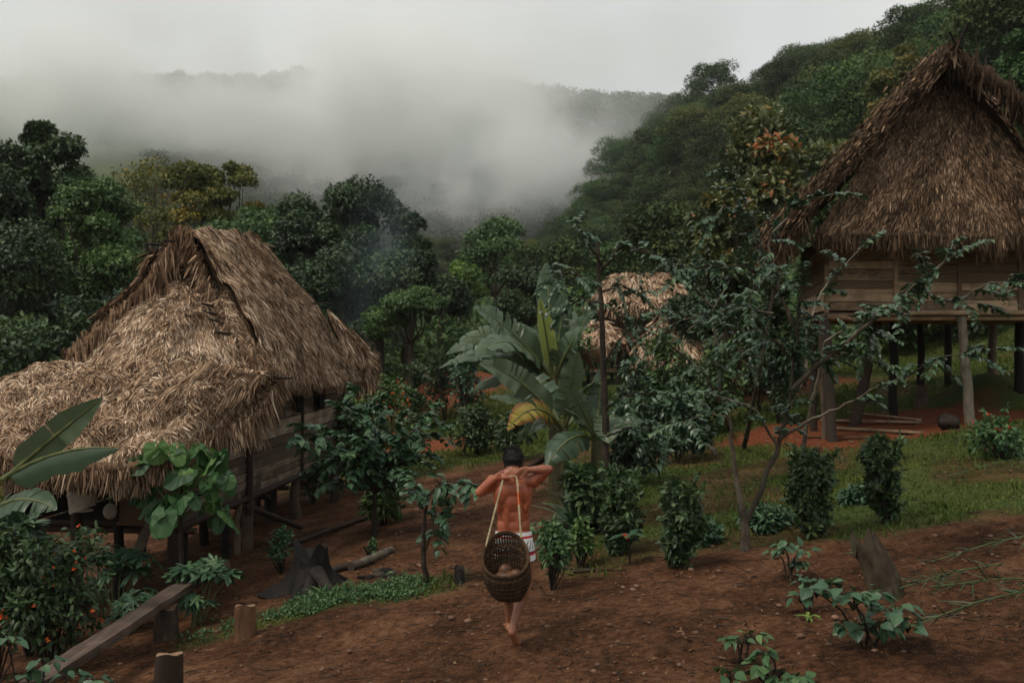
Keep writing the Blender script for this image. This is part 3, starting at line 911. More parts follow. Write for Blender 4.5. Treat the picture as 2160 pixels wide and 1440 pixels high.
def thatch(b, top, bot, n, L=.30, W=.034, out=(0, 0, 1), bulge=.0, sag=.0, jit=.35, lift=.16, wavy=.07, nu=40, nv=24, mi=0, fringe=True, cuts=0.0, rmul=1.0, rnd0=.0, even=False):
    """a thatched slope between a top line and a bottom line: sheet below, loose palm straws above"""
    r = b.rng
    out = nrm(out)
    if even:
        T0 = np.stack([np.interp(np.linspace(0, 1, nu), np.linspace(0, 1, len(top)), np.asarray(top, float)[:, k]) for k in range(3)], -1)
        B0 = np.stack([np.interp(np.linspace(0, 1, nu), np.linspace(0, 1, len(bot)), np.asarray(bot, float)[:, k]) for k in range(3)], -1)
    else:
        T0, B0 = resample(top, nu), resample(bot, nu)
    v = np.linspace(0, 1, nv)[None, :, None]
    S = T0[:, None] * (1 - v) + B0[:, None] * v
    S = S + out * (bulge * np.sin(v * math.pi) - sag * v ** 2)
    S = S + out * wavy * (vn(np.arange(nu)[:, None] * .23 + 3, np.arange(nv)[None] * .31, int(r.integers(99)))[..., None] - .5) * 2
    b.grid(S - out * .05, .12, 0, mi)
    def at(u, w):
        fu = np.clip(u, 0, 1) * (nu - 1.001); fv = np.clip(w, 0, 1) * (nv - 1.001)
        i, j = fu.astype(int), fv.astype(int); a, c = (fu - i)[:, None], (fv - j)[:, None]
        p00, p10, p01, p11 = S[i, j], S[i + 1, j], S[i, j + 1], S[i + 1, j + 1]
        p = (p00 * (1 - a) + p10 * a) * (1 - c) + (p01 * (1 - a) + p11 * a) * c
        dn = nrm((p01 - p00) * (1 - a) + (p11 - p10) * a)
        du = nrm((p10 - p00) * (1 - c) + (p11 - p01) * c)
        N = nrm(np.cross(du, dn)); N = np.where((N @ out)[:, None] < 0, -N, N)
        return p, dn, du, N
    u, w = r.random(n), r.random(n) ** .95
    p, dn, du, N = at(u, w)
    clump = vn(u * 34, w * 22, 5) - .5
    T = dn + du * (r.normal(size=(n, 1)) * jit + clump[:, None] * .7) + N * (lift * (r.random((n, 1)) - .1) - .02)
    Nn = N + du * r.normal(size=(n, 1)) * .75
    ll = L * (.35 + 1.0 * r.random(n) ** 1.5)
    rv = np.clip(.55 + .30 * r.normal(size=n) + .35 * (vn(u * 26, w * 18, 9) - .5) + .25 * (vn(u * 7, w * 5, 19) - .5) + rnd0, 0, 1) * rmul
    rv = rv * np.where(r.random(n) < .17, .35, 1.0)
    b.leaves(STRIP, p - dn * .05 + N * .02 * r.random((n, 1)), T, Nn, ll, W * (.35 + 1.1 * r.random(n)), rv, mi)
    if fringe:
        m = int(len(u) * .14)
        u2 = r.random(m)
        p, dn, du, N = at(u2, np.full(m, .985))
        down = dn * .5 + np.array([0, 0, -.8])
        T = down + du * r.normal(size=(m, 1)) * .22 + N * r.normal(size=(m, 1)) * .14
        ll = max(L, .19) * (.5 + .9 * r.random(m)) * (.55 + .9 * vn(u2 * 30, u2 * 0, 3))
        b.leaves(STRIP, p - dn * .06 * r.random((m, 1)), T, N + r.normal(size=(m, 3)) * .6, ll, W * (.4 + .9 * r.random(m)), np.clip(.35 + .25 * r.normal(size=m), 0, 1) * rmul, mi)
    return S

def rake(b, pts, n, L, W=.03, mi=0, hang=(0, 0, -1), side=(0, 0, 0), rmul=.8, thick=.07, spread=.15, up=0.0):
    """bundled edge of a slope with straws hanging from it"""
    r = b.rng
    C = resample(pts, 60)
    b.tube(C, thick, 6, .2, mi, .6)
    t = r.random(n) * 58.9
    i = t.astype(int); p = C[i] + (C[i + 1] - C[i]) * (t - i)[:, None]
    tan = nrm(C[i + 1] - C[i])
    T = np.asarray(hang, float) + np.asarray(side, float) * r.random((n, 1)) + tan * r.normal(size=(n, 1)) * spread + r.normal(size=(n, 3)) * spread * .6
    k = .5 + .9 * vn(t * .8, t * 0 + 2, 6)
    b.leaves(STRIP, p + r.normal(size=(n, 3)) * thick * .7 + np.array([0, 0, up]), T, r.normal(size=(n, 3)), L * k * (.4 + .8 * r.random(n)), W * (.4 + r.random(n)), np.clip(.4 + .25 * r.normal(size=n), 0, 1) * rmul, mi)

def post(pxb, pyb, D, ztop, r=.07, lean=0.0, parent=None, name='post', mat='post', ztop_abs=None, seed=1, zb=None, leany=0.0):
    b = MB(seed)
    x, _, _ = P(pxb, pyb, D)
    z = g(x, D) - .12 if zb is None else zb
    q = 6
    tt = np.linspace(0, 1, q)[:, None]
    a = np.array([x, D, z]); c = np.array([x + lean, D + leany, ztop])
    pts = a * (1 - tt) + c * tt + b.rng.normal(size=(q, 3)) * [.012, .012, 0]
    b.tube(pts, np.linspace(r * 1.1, r * .9, q), 9, b.rng.random(), 0, .18)
    return b.build(name, M[mat], parent)

# ------------------------------------------------------------------ the stilt house on the left
def left_house():
    h = empty('stilt_house', (-4.6, 16.5, g(-4.6, 16.5)), 'thatched stilt house with a lean-to veranda roof and grey plank wall on the left', 'house')
    b = MB(301)
    A, B = P(392, 486, 14.3), P(536, 497, 17.6)
    # right slope
    ux = np.array([.8, -.1, .75])
    thatch(b, [A, (A + B) / 2 + [0, 0, .05], B], [P(588, 792, 13.9), P(640, 790, 15.5), P(700, 797, 18), P(768, 796, 21.2)], 74000, .17, .0155, ux, .12, .10, .30, nu=60, nv=30, even=True, wavy=.06)
    rake(b, [A, P(425, 590, 14.2), P(478, 700, 13.9), P(540, 780, 13.75)], 2200, .26, .026, 0, (-.25, -.3, -.8), (0, 0, 0), .75, .075, .25)
    # left slope, seen only at its edge, and its hanging fringe
    thatch(b, [A, B], [P(140, 752, 12.95), np.array([-6.9, 19.5, 2.1])], 4500, .32, .04, (-.8, -.1, .75), .10, .05, .3, nu=40, nv=24, even=True, rmul=.8)
    rake(b, [A + [-.03, -.05, 0], P(318, 590, 13.9), P(232, 680, 13.4), P(145, 752, 12.95)], 2600, .42, .024, 0, (0, -.15, -1.0), (.15, 0, 0), .62, .07, .12)
    # far end slope and the little rear lean-to
    thatch(b, [B, B + [.05, .1, -.1]], [P(768, 806, 21.2), np.array([-6.9, 19.5, 2.1])], 1500, .3, .04, (0, .8, .6), .05, 0, .3, even=True)
    thatch(b, [P(690, 655, 20.3), P(748, 712, 23.0)], [P(742, 815, 20.6), P(806, 790, 23.8)], 2600, .28, .04, (.75, -.3, .6), .10, .05, .3, even=True, nu=24, nv=18)
    # front hip face under the gable
    thatch(b, [P(386, 575, 14.5), P(450, 570, 14.8)], [P(140, 776, 13.0), P(330, 780, 12.6), P(600, 802, 14.1)], 52000, .15, .0165, (0, -.8, .6), .16, -.02, .42, nu=50, nv=30, even=True, fringe=False)
    # veranda roof
    top = [P(-170, 880, 12.7), P(-60, 828, 12.7), P(30, 792, 12.75), P(145, 757, 12.75), P(330, 768, 12.6), P(470, 772, 12.7), P(548, 786, 13.0), P(600, 806, 13.9)]
    bot = [P(-170, 966, 10.9), P(-60, 966, 10.9), P(20, 966, 10.95), P(110, 982, 11.0), P(250, 988, 11.1), P(345, 975, 11.3), P(490, 892, 12.6), P(585, 815, 13.9)]
    thatch(b, top, bot, 80000, .14, .0165, (.1, -.6, .8), .16, .12, .75, nu=90, nv=34, even=True, wavy=.10)
    rake(b, bot, 5200, .21, .017, 0, (0, -.12, -1), (0, 0, 0), .9, .06, .16)
    # ragged drooping corner and the swept bundle where the two roofs meet
    rake(b, [P(480, 905, 12.4), P(540, 880, 12.9), P(585, 800, 13.8)], 1300, .30, .018, 0, (.25, -.2, -1), (0, 0, 0), 1.0, .05, .22)
    r = b.rng; n = 1500
    u = r.random(n)[:, None]; w = r.random(n)[:, None]
    q = (P(445, 775, 12.5) * (1 - u) + P(560, 800, 13.0) * u) * (1 - w) + (P(345, 850, 11.9) * (1 - u) + P(520, 850, 12.6) * u) * w + [0, -.05, .10]
    T = nrm(P(400, 900, 11.8) - P(500, 770, 12.9)) + r.normal(size=(n, 3)) * .12
    b.leaves(STRIP, q, T, np.array([0, -.6, .8]) + r.normal(size=(n, 3)) * .4, .32 * (.5 + .8 * r.random(n)), .017, np.clip(.45 + .2 * r.normal(size=n), 0, 1))
    # loose sticks on the thatch
    roof = b.build('roof', [M['straw']], h)
    b = MB(302)
    for (x0, y0, d0, x1, y1, d1) in ((305, 514, 13.9, 372, 519, 14.3), (345, 507, 13.9, 400, 512, 14.4), (340, 512, 14.1, 392, 500, 14.3),
                                     (388, 490, 14.25, 530, 498, 17.4), (425, 640, 13.8, 455, 646, 14.0), (428, 655, 13.7, 462, 664, 13.9), (440, 672, 13.7, 474, 682, 13.9),
                                     (452, 700, 13.6, 486, 704, 13.8), (565, 797, 13.4, 615, 797, 13.7), (660, 640, 18.6, 698, 640, 18.9)):
        b = MB(302); b.tube([P(x0, y0, d0), P(x1, y1, d1)], .018, 5, b.rng.random())
        b.build('roof_pole', M['darkpost'], h)
    # wall: line heading away from the camera
    zf, zt = .19, 1.98
    def wp(px, D=None):   # point on the wall plane under an image column
        # plane through P(525,.,15) with direction (.094,1)
        k = (px - 1080) / F
        x1 = (525 - 1080) / F * 15
        D = (x1 - .094 * 15) / (k - .094)
        return np.array([k * D, D, 0.0])
    d = nrm([.094, 1, 0]); nrmv = np.array([d[1], -d[0], 0])
    a, c = wp(388), wp(724)
    b = MB(303); r = b.rng
    z = zf
    while z < zt:
        hh = .10 + .06 * r.random()
        L0, L1 = 0.0, np.linalg.norm(c - a)
        cuts_ = [L0, L1 * (.33 + .08 * r.random()), L1]
        for s0, s1 in zip(cuts_[:-1], cuts_[1:]):
            m = a + d * (s0 + s1) / 2 + [0, 0, z + hh / 2] + nrmv * r.normal() * .008
            b.box(m, d * (s1 - s0 - .01) / 2, nrmv * .012, np.array([0, 0, hh / 2 - .004]) + nrmv * .012, r.random(), 0, .006)
        z += hh
    b.build('side_wall', M['plank'], h)
    # dark inner wall and back walls closing the room
    b = MB(304)
    W = 2.0
    a2 = a - nrmv * W; c2 = c - nrmv * W
    b.box((c + c2) / 2 + [0, 0, (zf + zt) / 2], (c2 - c) / 2, d * .015, [0, 0, (zt - zf) / 2], .2)
    b.box((a2 + c2) / 2 + [0, 0, (zf + 1.7) / 2], (c2 - a2) / 2, nrmv * .015, [0, 0, (1.7 - zf) / 2], .2)
    q0, q1 = a + d * 2.6, a2 + d * 2.6
    b.box((q0 + q1) / 2 + [0, 0, (zf + zt) / 2], (q1 - q0) / 2 * .98, d * .015, [0, 0, (zt - zf) / 2], .2)
    b.build('inner_wall', M['plank'], h)
    b = MB(305)
    b.box((a + c2) / 2 + [0, 0, zf - .05], (c - a) / 2, nrmv * W / 2, [0, 0, .03], .3)
    for s in np.linspace(.1, np.linalg.norm(c - a) - .1, 9):
        b.tube([a + d * s + nrmv * .12 + [0, 0, zf - .12], a2 + d * s - nrmv * .25 + [0, 0, zf - .12]], .045, 7, b.rng.random(), 0, .2)
    b.tube([a + nrmv * .03 + [0, 0, zf - .03] - d * .2, c + nrmv * .03 + [0, 0, zf - .03] + d * .2], .05, 7, .4, 0, .2)
    b.tube([a - d * .05 + [0, 0, zf - .02], a2 - d * .05 + [0, 0, zf - .02]], .045, 7, .4, 0, .2)
    b.build('floor', M['post'], h)
    # front panel under the veranda
    b = MB(306)
    f0, f1 = P(252, 1102, 12.4), P(384, 1106, 12.7)
    m = (f0 + f1) / 2
    b.box(m + [0, 0, .28], (f1 - f0) / 2, [0, .012, 0], [0, 0, .27], .5)
    b.box(m + [0, -.03, .0], (f1 - f0) / 2 * 1.05, [0, .02, 0], [0, 0, .02], .5)
    b.build('front_panel', M['panel'], h)
    # posts
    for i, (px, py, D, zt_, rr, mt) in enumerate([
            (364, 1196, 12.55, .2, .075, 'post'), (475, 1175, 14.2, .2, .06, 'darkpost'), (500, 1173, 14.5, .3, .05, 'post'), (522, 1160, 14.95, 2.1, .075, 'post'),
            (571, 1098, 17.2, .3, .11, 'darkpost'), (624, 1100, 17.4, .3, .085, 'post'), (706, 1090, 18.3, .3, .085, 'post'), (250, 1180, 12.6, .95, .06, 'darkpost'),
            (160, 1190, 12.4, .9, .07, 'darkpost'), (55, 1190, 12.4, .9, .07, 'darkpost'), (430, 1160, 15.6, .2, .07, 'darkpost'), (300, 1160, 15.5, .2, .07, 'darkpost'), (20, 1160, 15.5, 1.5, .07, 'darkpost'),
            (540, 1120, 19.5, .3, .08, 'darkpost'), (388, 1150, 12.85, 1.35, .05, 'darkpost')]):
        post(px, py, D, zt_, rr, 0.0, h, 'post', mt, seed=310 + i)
    for i, px in enumerate((633, 721, 519)):
        w = wp(px); b = MB(330 + i)
        b.tube([w + nrmv * .04 + [0, 0, -.1], w + nrmv * .04 + [.01, 0, 1.0], w + nrmv * .04 + [0, 0, 2.0]], .028 if i < 2 else .06, 6, .4, 0, .2)
        b.build('batten', M['post'], h)
    # crossing braces and loose wood under the eaves
    b = MB(335)
    b.tube([P(529, 1071, 15.2), P(636, 1112, 16.0)], .05, 7, .5, 0, .2)
    b.build('brace', M['post'], h)
    b = MB(336)
    b.tube([P(318, 1098, 12.3), P(296, 1150, 12.0), P(262, 1212, 11.6)], [.055, .065, .07], 8, .8, 0, .2)
    b.build('brace', M['post'], h)
    # things that hang or lie here
    for i, (px, D, y0, y1, w, lb) in enumerate(((618, None, 826, 868, .10, 'narrow black cloth hanging under the eave left of the bamboo batten'), (664, None, 816, 862, .14, 'wider black cloth hanging under the eave right of the bamboo batten'))):
        q = wp(px); D = q[1]; zt_ = P(px, y0, D)[2] + .22; zb_ = P(px, y1, D)[2]
        b = MB(340 + i)
        us = np.linspace(-1, 1, 9); vs = np.linspace(0, 1, 8)
        V = np.array([[q + nrmv * (.10 + .03 * math.sin(u * 6 + i)) + d * u * w * 1.6 * (1 - .25 * v) + [0, 0, zt_ + (zb_ - zt_) * v + .02 * math.sin(u * 5)] for v in vs] for u in us])
        b.grid(V); b.grid(V + nrmv * .015)
        b.tube([q + d * -w * 1.9 + nrmv * .1 + [0, 0, zt_], q + d * w * 1.9 + nrmv * .1 + [0, 0, zt_]], .006, 5)
        tag(b.build('hanging_cloth', M['cloth_black']), lb, 'cloth')
    c0 = P(172, 1040, 12.0)
    b = MB(345)
    us = np.linspace(0, 2 * math.pi, 17); vs = np.linspace(0, 1, 8)
    V = np.array([[c0 + [math.cos(u) * (.20 - .05 * v + .02 * math.sin(3 * u)), math.sin(u) * .10, .22 - .42 * v + .05 * math.cos(u) * v] for v in vs] for u in us])
    b.grid(V); b.ball(c0 + [0, 0, -.2], (.15, .08, .03))
    b.tube([c0 + [0, 0, .2], c0 + [.02, 0, .75]], .006, 5)
    tag(b.build('hanging_bag', M['cloth_pale']), 'pale cloth sack hanging under the shaggy veranda eave', 'sack')
    c0 = P(232, 1078, 12.3)
    b = MB(346); b.ball(c0, (.085, .07, .10), 12, 8, .5, 0, .06)
    b.tube([c0 + [0, 0, .08], c0 + [0, 0, .62]], .006, 5)
    tag(b.build('gourd', M['cloth_pale']), 'round dim gourd hanging beside the brown panel of the veranda', 'gourd')
left_house()

# ------------------------------------------------------------------ the raised house on the right
def right_house():
    D = 18.0
    h = empty('raised_house', (8.2, 20.5, g(8.2, 20.5)), 'tall thatched house raised on long posts at the right, plank wall facing the slope', 'house')
    ax = nrm([.20, 1, 0])
    ap = P(1993, 112, 17.2)                       # ridge at the front
    b = MB(401)
    le, re = P(1632, 520, 17.0), None
    half = ap[0] - le[0]
    re = np.array([ap[0] + half + .25, 17.3, le[2]])
    back = ax * 7.2
    # left slope
    ctrl = [ap, ap * .5 + le * .5 + np.array([-.10, 0, -.05]), le]
    thatch(b, [ap, ap + back], [le, le + back], 11000, .24, .045, (-.8, 0, .6), -.10, 0, .3, even=True, rnd0=.10, nu=40, nv=30)
    rake(b, [ap + [.02, -.1, .0], P(1880, 232, 17.0), P(1775, 345, 16.9), P(1690, 438, 16.9), P(1640, 480, 16.9), P(1634, 535, 17.0)], 5200, .17, .026, 0, (-.7, -.15, -.9), (.0, 0, 0), 1.0, .13, .3, .03)
    # right slope
    thatch(b, [ap, ap + back], [re, re + back], 2500, .34, .045, (.8, 0, .6), -.10, 0, .3, even=True, nu=40, nv=30)
    rake(b, [ap + [0, -.1, 0], P(2100, 172, 17.0), P(2180, 235, 17.0), P(2300, 380, 17.0), re], 2600, .30, .028, 0, (.0, -.05, -1), (0, 0, 0), .55, .12, .2)
    # front hip face
    t0, t1 = P(1962, 138, 17.9), P(2050, 140, 17.9)
    thatch(b, [t0, t1], [P(1722, 492, 17.0), P(1860, 496, 16.9), P(2060, 500, 16.9), P(2275, 498, 17.1)], 66000, .14, .019, (0, -.8, .6), .10, 0, .20, lift=.30, nu=70, nv=40, even=True, fringe=True)
    rake(b, [P(1725, 492, 17.0), P(1860, 497, 16.9), P(2060, 500, 16.9), P(2275, 498, 17.1)], 2600, .27, .026, 0, (0, -.05, -1), (0, 0, 0), .85, .06, .10)
    # curled lower left tip
    rake(b, [P(1688, 440, 17.0), P(1650, 470, 17.0), P(1634, 505, 17.0)], 1800, .50, .026, 0, (-.08, 0, -1), (.25, 0, 0), 1.1, .08, .10)
    # ridge covering
    rake(b, [ap + [0, -.15, .03], ap + back * .5 + [0, 0, .02], ap + back], 900, .5, .05, 0, (-.8, 0, -.8), (1.8, 0, 0), .6, .10, .3)
    b.build('roof', [M['strawdark']], h)
    b = MB(402)
    for pts, rr in (([ap + [.05, -.1, -.2], ap + [.25, -.35, .42]], .03), ([ap + [.35, -.1, -.35], ap + [-.05, -.3, .28]], .025), ([ap + [.0, 0, -.25], P(2100, 190, 18), re + [0, .2, .1]], .05),
                    ([P(2170, 190, 17.2), P(2030, 260, 18)], .03), ([P(2160, 215, 17.3), P(2080, 350, 18)], .03)):
        b = MB(402); b.tube(pts, rr, 5, .2)
        b.build('roof_pole', M['darkpost'], h)
    # walls
    zf, zt = P(0, 655, 18)[2], P(0, 470, 18)[2]
    x0, x1 = P(1742, 0, 18)[0], P(1742, 0, 18)[0] + 5.0
    b = MB(403); r = b.rng
    secs = [x0, P(1888, 0, 18)[0], P(2022, 0, 18)[0], P(2150, 0, 18)[0], x1]
    for s0, s1 in zip(secs[:-1], secs[1:]):
        z = zf
        while z < zt:
            hh = .14 + .10 * r.random()
            b.box([(s0 + s1) / 2, 18 + r.normal() * .006, z + hh / 2], [(s1 - s0) / 2 - .006, 0, 0], [0, .012, 0], [0, .010, hh / 2 - .004], r.random(), 0, .008)
            z += hh
    b.build('front_wall', M['plankwarm'], h)
    b = MB(404)
    q = ax * 4.8
    for X in (x0 + .0, x1):
        z = zf
        while z < zt - .25:
            hh = .15 + .1 * r.random()
            b.box(np.array([X, 18, z + hh / 2]) + q / 2 + [0, .05, 0], q / 2, [.012, 0, 0], [0.008, 0, hh / 2 - .004], r.random(), 0, .006); z += hh
    b.box(np.array([(x0 + x1) / 2, 18, (zf + zt) / 2]) + q, [(x1 - x0) / 2, 0, 0], [0, .012, 0], [0, 0, (zt - zf) / 2], .2)
    b.build('side_wall', M['plankwarm'], h)
    for i, X in enumerate(secs[:-1]):
        b = MB(405 + i)
        b.beam([X, 17.965, zf - .06], [X, 17.965, zt], .07, .045, (0, 1, 0), r.random(), 0, .006)
        b.build('batten', M['plankwarm'], h)
    b = MB(410)
    b.box(np.array([(x0 + x1) / 2, 18, zf - .06]) + q / 2, [(x1 - x0) / 2, 0, 0], q / 2, [0, 0, .025], .3)
    b.tube([[P(1850, 0, 18)[0] - .25, 17.90, zf - .045], [x1 + .3, 17.90, zf - .035]], .045, 7, .7, 0, .15)
    for s in np.linspace(.02, .98, 8):
        b.tube([np.array([x0 - .1, 18, zf - .13]) + q * s, np.array([x1 + .1, 18, zf - .13]) + q * s], .045, 6, r.random(), 0, .2)
    b.tube([[x0, 17.9, zf - .12], [x0 + .35, 17.9, zf - .12]], .05, 7, .5)
    b.build('floor', M['plankwarm'], h)
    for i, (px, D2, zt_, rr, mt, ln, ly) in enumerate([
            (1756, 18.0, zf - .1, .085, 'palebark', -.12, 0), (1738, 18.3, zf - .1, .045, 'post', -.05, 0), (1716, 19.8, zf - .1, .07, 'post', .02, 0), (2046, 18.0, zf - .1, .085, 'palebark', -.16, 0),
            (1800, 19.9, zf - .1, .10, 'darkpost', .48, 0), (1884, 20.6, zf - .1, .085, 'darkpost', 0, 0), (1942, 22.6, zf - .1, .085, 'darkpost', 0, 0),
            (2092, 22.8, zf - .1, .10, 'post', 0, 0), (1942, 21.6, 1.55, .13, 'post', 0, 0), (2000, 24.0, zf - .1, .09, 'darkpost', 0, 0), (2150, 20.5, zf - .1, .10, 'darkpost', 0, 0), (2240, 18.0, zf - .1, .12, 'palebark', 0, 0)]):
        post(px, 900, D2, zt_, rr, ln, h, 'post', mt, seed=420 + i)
    # boards lying in the red earth below
    for i, (pa, pb, w, lb) in enumerate((((1750, 905), (1935, 915), .30, 'wide grey board lying on the red earth under the raised house'),
                                   ((1735, 888), (1940, 893), .16, 'narrow board on the red earth behind the wide grey one'),
                                   ((1790, 872), (1940, 888), .08, 'thin pale pole lying at the rear edge of the red earth patch'),
                                   ((1700, 925), (1870, 925), .12, 'reddish half-buried board nearest the front of the red earth patch'))):
        A_, B_ = gp(*pa), gp(*pb)
        b = MB(440 + i)
        b.beam(A_ + [0, 0, .03], B_ + [0, 0, .03], w, .035, (0, 0, 1), .6, 0, .01)
        tag(b.build('loose_board', M['plankwarm'] if i != 3 else M['stump']), lb, 'board')
    c0 = gp(2000, 905); b = MB(450); b.ball(c0 + [0, 0, .12], (.20, .17, .14), 14, 9, .5, 0, .35)
    tag(b.build('boulder', M['darkstump']), 'dark rounded boulder beside the leaning post under the raised house', 'boulder')
right_house()

# ------------------------------------------------------------------ smaller thatched roofs in the village
def small_hut(seed, px, pyeave, D, wpx, hpx, label, ridge=.35, deep=3.0, mt='straw', n=4200, floor=True, wall=None):
    X, _, ze = P(px, pyeave, D)
    w = wpx / F * D / 2; hh = hpx / F * D
    zg = g(X, D)
    e = empty('thatched_hut', (X, D, zg), label, 'hut')
    b = MB(seed)
    r0, r1 = np.array([X - w * ridge, D, ze + hh]), np.array([X + w * ridge, D, ze + hh])
    f0, f1 = np.array([X - w, D - deep / 2, ze]), np.array([X + w, D - deep / 2, ze])
    k0, k1 = f0 + [0, deep, 0], f1 + [0, deep, 0]
    thatch(b, [r0, r1], [f0, f1], n, .40, .06, (0, -.8, .6), .1, 0, .3, even=True, nu=30, nv=20)
    thatch(b, [r0, r0 + [0, .05, 0]], [f0, k0], n // 2, .4, .06, (-.8, 0, .6), .05, 0, .3, even=True, nu=20, nv=16)
    thatch(b, [r1, r1 + [0, .05, 0]], [f1, k1], n // 2, .4, .06, (.8, 0, .6), .05, 0, .3, even=True, nu=20, nv=16)
    thatch(b, [r0, r1], [k0, k1], n // 3, .4, .06, (0, .8, .6), .05, 0, .3, even=True, nu=20, nv=16)
    b.build('roof', M[mt], e)
    for sx in (-1, 0, 1):
        for sy in (-1, 1):
            b = MB(seed + 5)
            q = np.array([X + sx * w * .8, D + sy * deep * .38, 0])
            b.tube([q + [0, 0, g(q[0], q[1]) - .1], q + [0, 0, ze + .1]], .07, 6, .5)
            b.build('post', M['post'], e)
    b = MB(seed + 6)
    zf = max(zg + .5, ze - 1.3)
    b.box([X, D, zf], [w * .85, 0, 0], [0, deep * .4, 0], [0, 0, .05], .6)
    b.build('floor', M['plankwarm'], e)
    if wall:
        b = MB(seed + 7)
        b.box([X, D + .1, (zf + ze) / 2], [w * .78, 0, 0], [0, .03, 0], [0, 0, (ze - zf) / 2], .6)
        b.build('wall', M['plankwarm'], e)
small_hut(501, 1352, 650, 40, 225, 72, 'farther thatched hut on the slope, its tan roof above the crossing branches', .45, 3.4, wall=True)
small_hut(502, 1415, 750, 33, 140, 88, 'nearer low thatched hut below it, roof edge hidden by shrubs', .25, 2.6)
small_hut(503, 1022, 706, 52, 80, 22, 'tiny far hut roof glimpsed left of the pale arching banana leaf', .5, 3.0, wall=True, n=1500)
small_hut(504, 748, 742, 36, 80, 46, 'small thatched roof peeking past the right roof edge of the left house', .2, 2.4, n=1500)
small_hut(505, 1245, 720, 36, 130, 42, 'half hidden low thatched roof behind the banana clump', .4, 2.6, n=1500)
small_hut(506, 1570, 800, 27, 120, 160, 'dark shadowed hut roof among shrubs left of the raised house posts', .2, 2.2, 'strawdark', 2600)
# ------------------------------------------------------------------ banana plants
def banana_leaf(b, base, tip, width, arch=.25, side=None, rnd=.4, tear=.22, droop=.25, fold=.25, seed=0, roll=0.0, mi=0, tip_droop=0.0, stalk=.12):
    r = np.random.default_rng(seed * 7 + 3)
    base, tip = np.asarray(base, float), np.asarray(tip, float)
    L = np.linalg.norm(tip - base)
    n = 44
    t = np.linspace(0, 1, n)[:, None]
    mid = (base + tip) / 2 + np.array([0, 0, arch * L])
    C = (1 - t) ** 2 * base + 2 * t * (1 - t) * mid + t ** 2 * tip
    C[:, 2] -= tip_droop * L * t[:, 0] ** 3
    T = nrm(np.gradient(C, axis=0))
    if side is None:
        S = nrm(np.cross(T, nrm(np.array([.12 * r.normal(), -r.uniform(.35, .95), .62]) + r.normal(size=3) * .12)))
    else:
        S = nrm(np.asarray(side, float) - T * (T @ np.asarray(side, float))[:, None])
    N = np.cross(S, T); N = np.where(N[:, 2:3] < 0, -N, N) if side is None else N
    b.tube(C[:int(n * .97)], np.linspace(.028, .006, int(n * .97)), 6, .95, 1)
    tt = np.clip((t[:, 0] - stalk) / (1 - stalk), 0, 1)
    w = width * .42 * np.clip(1.25 * np.sin(math.pi * np.clip(tt, 0, 1) ** .62) ** .75, 0, 1)
    w[tt <= 0] = .002
    for s in (-1, 1):
        tears = np.cumsum(r.random(n) < tear * 1.5)
        off = np.array([r.normal() * .5 for _ in range(tears[-1] + 1)])[tears]
        ruf = .10 * np.sin(np.arange(n) * .9 + r.random() * 6) + .10 * np.sin(np.arange(n) * .37 + r.random() * 6)
        i0 = 0
        for i in range(1, n):
            if i == n - 1 or tears[i] != tears[i - 1]:
                seg = slice(i0, i + (1 if i == n - 1 else 1))
                idx = np.arange(n)[seg]
                if len(idx) >= 2:
                    rows = []
                    for q, xx in enumerate((0, .35, .7, 1.0)):
                        dz = fold * xx - droop * xx ** 2 * 1.6 + off[idx[0]] * .30 * xx + ruf[idx] * xx * .7
                        gap = .04 * L / n * xx
                        rows.append(C[idx] + S[idx] * (s * w[idx] * xx)[:, None] + N[idx] * (w[idx] * dz)[:, None] + T[idx] * (.12 * w[idx] * xx)[:, None])
                    V = np.stack(rows, 1)
                    V[0] = V[0] * .6 + V[1] * .4 if len(idx) > 2 and idx[0] > 0 else V[0]; V[0, 0] = C[idx[0]]
                    b.grid(V, rnd, np.tile([0, .35, .7, 1.0], (len(idx), 1)), mi)
                i0 = i
    return b

def banana_plant(name, base, top, label, leaves, seed=1, r0=.11, cat='banana plant', extra=None):
    """base and top of the false stem; leaves = (tip point, width, arch, rnd, kwargs)"""
    e = empty(name, base, label, cat)
    b = MB(seed)
    base, top = np.asarray(base, float), np.asarray(top, float)
    b.tube([base - [0, 0, .15], base * .6 + top * .4, top], [r0 * 1.15, r0, r0 * .55], 12, .5, 0, .08)
    b.build('stem', M['stem'], e)
    for i, (tip, w, arch, rnd, kw) in enumerate(leaves):
        b = MB(seed + i + 1)
        kw = dict(kw); dead = kw.pop('dead', False); st = kw.pop('start', None)
        st = top + (nrm(np.asarray(tip) - top) * .05) - [0, 0, .12] if st is None else st
        banana_leaf(b, st, tip, w, arch, rnd=rnd, seed=seed + i, **kw)
        b.build('leaf', [M['brownleaf'] if dead == 2 else M['banana_dead'] if dead else M['banana'], M['petiole']], e)
    return e

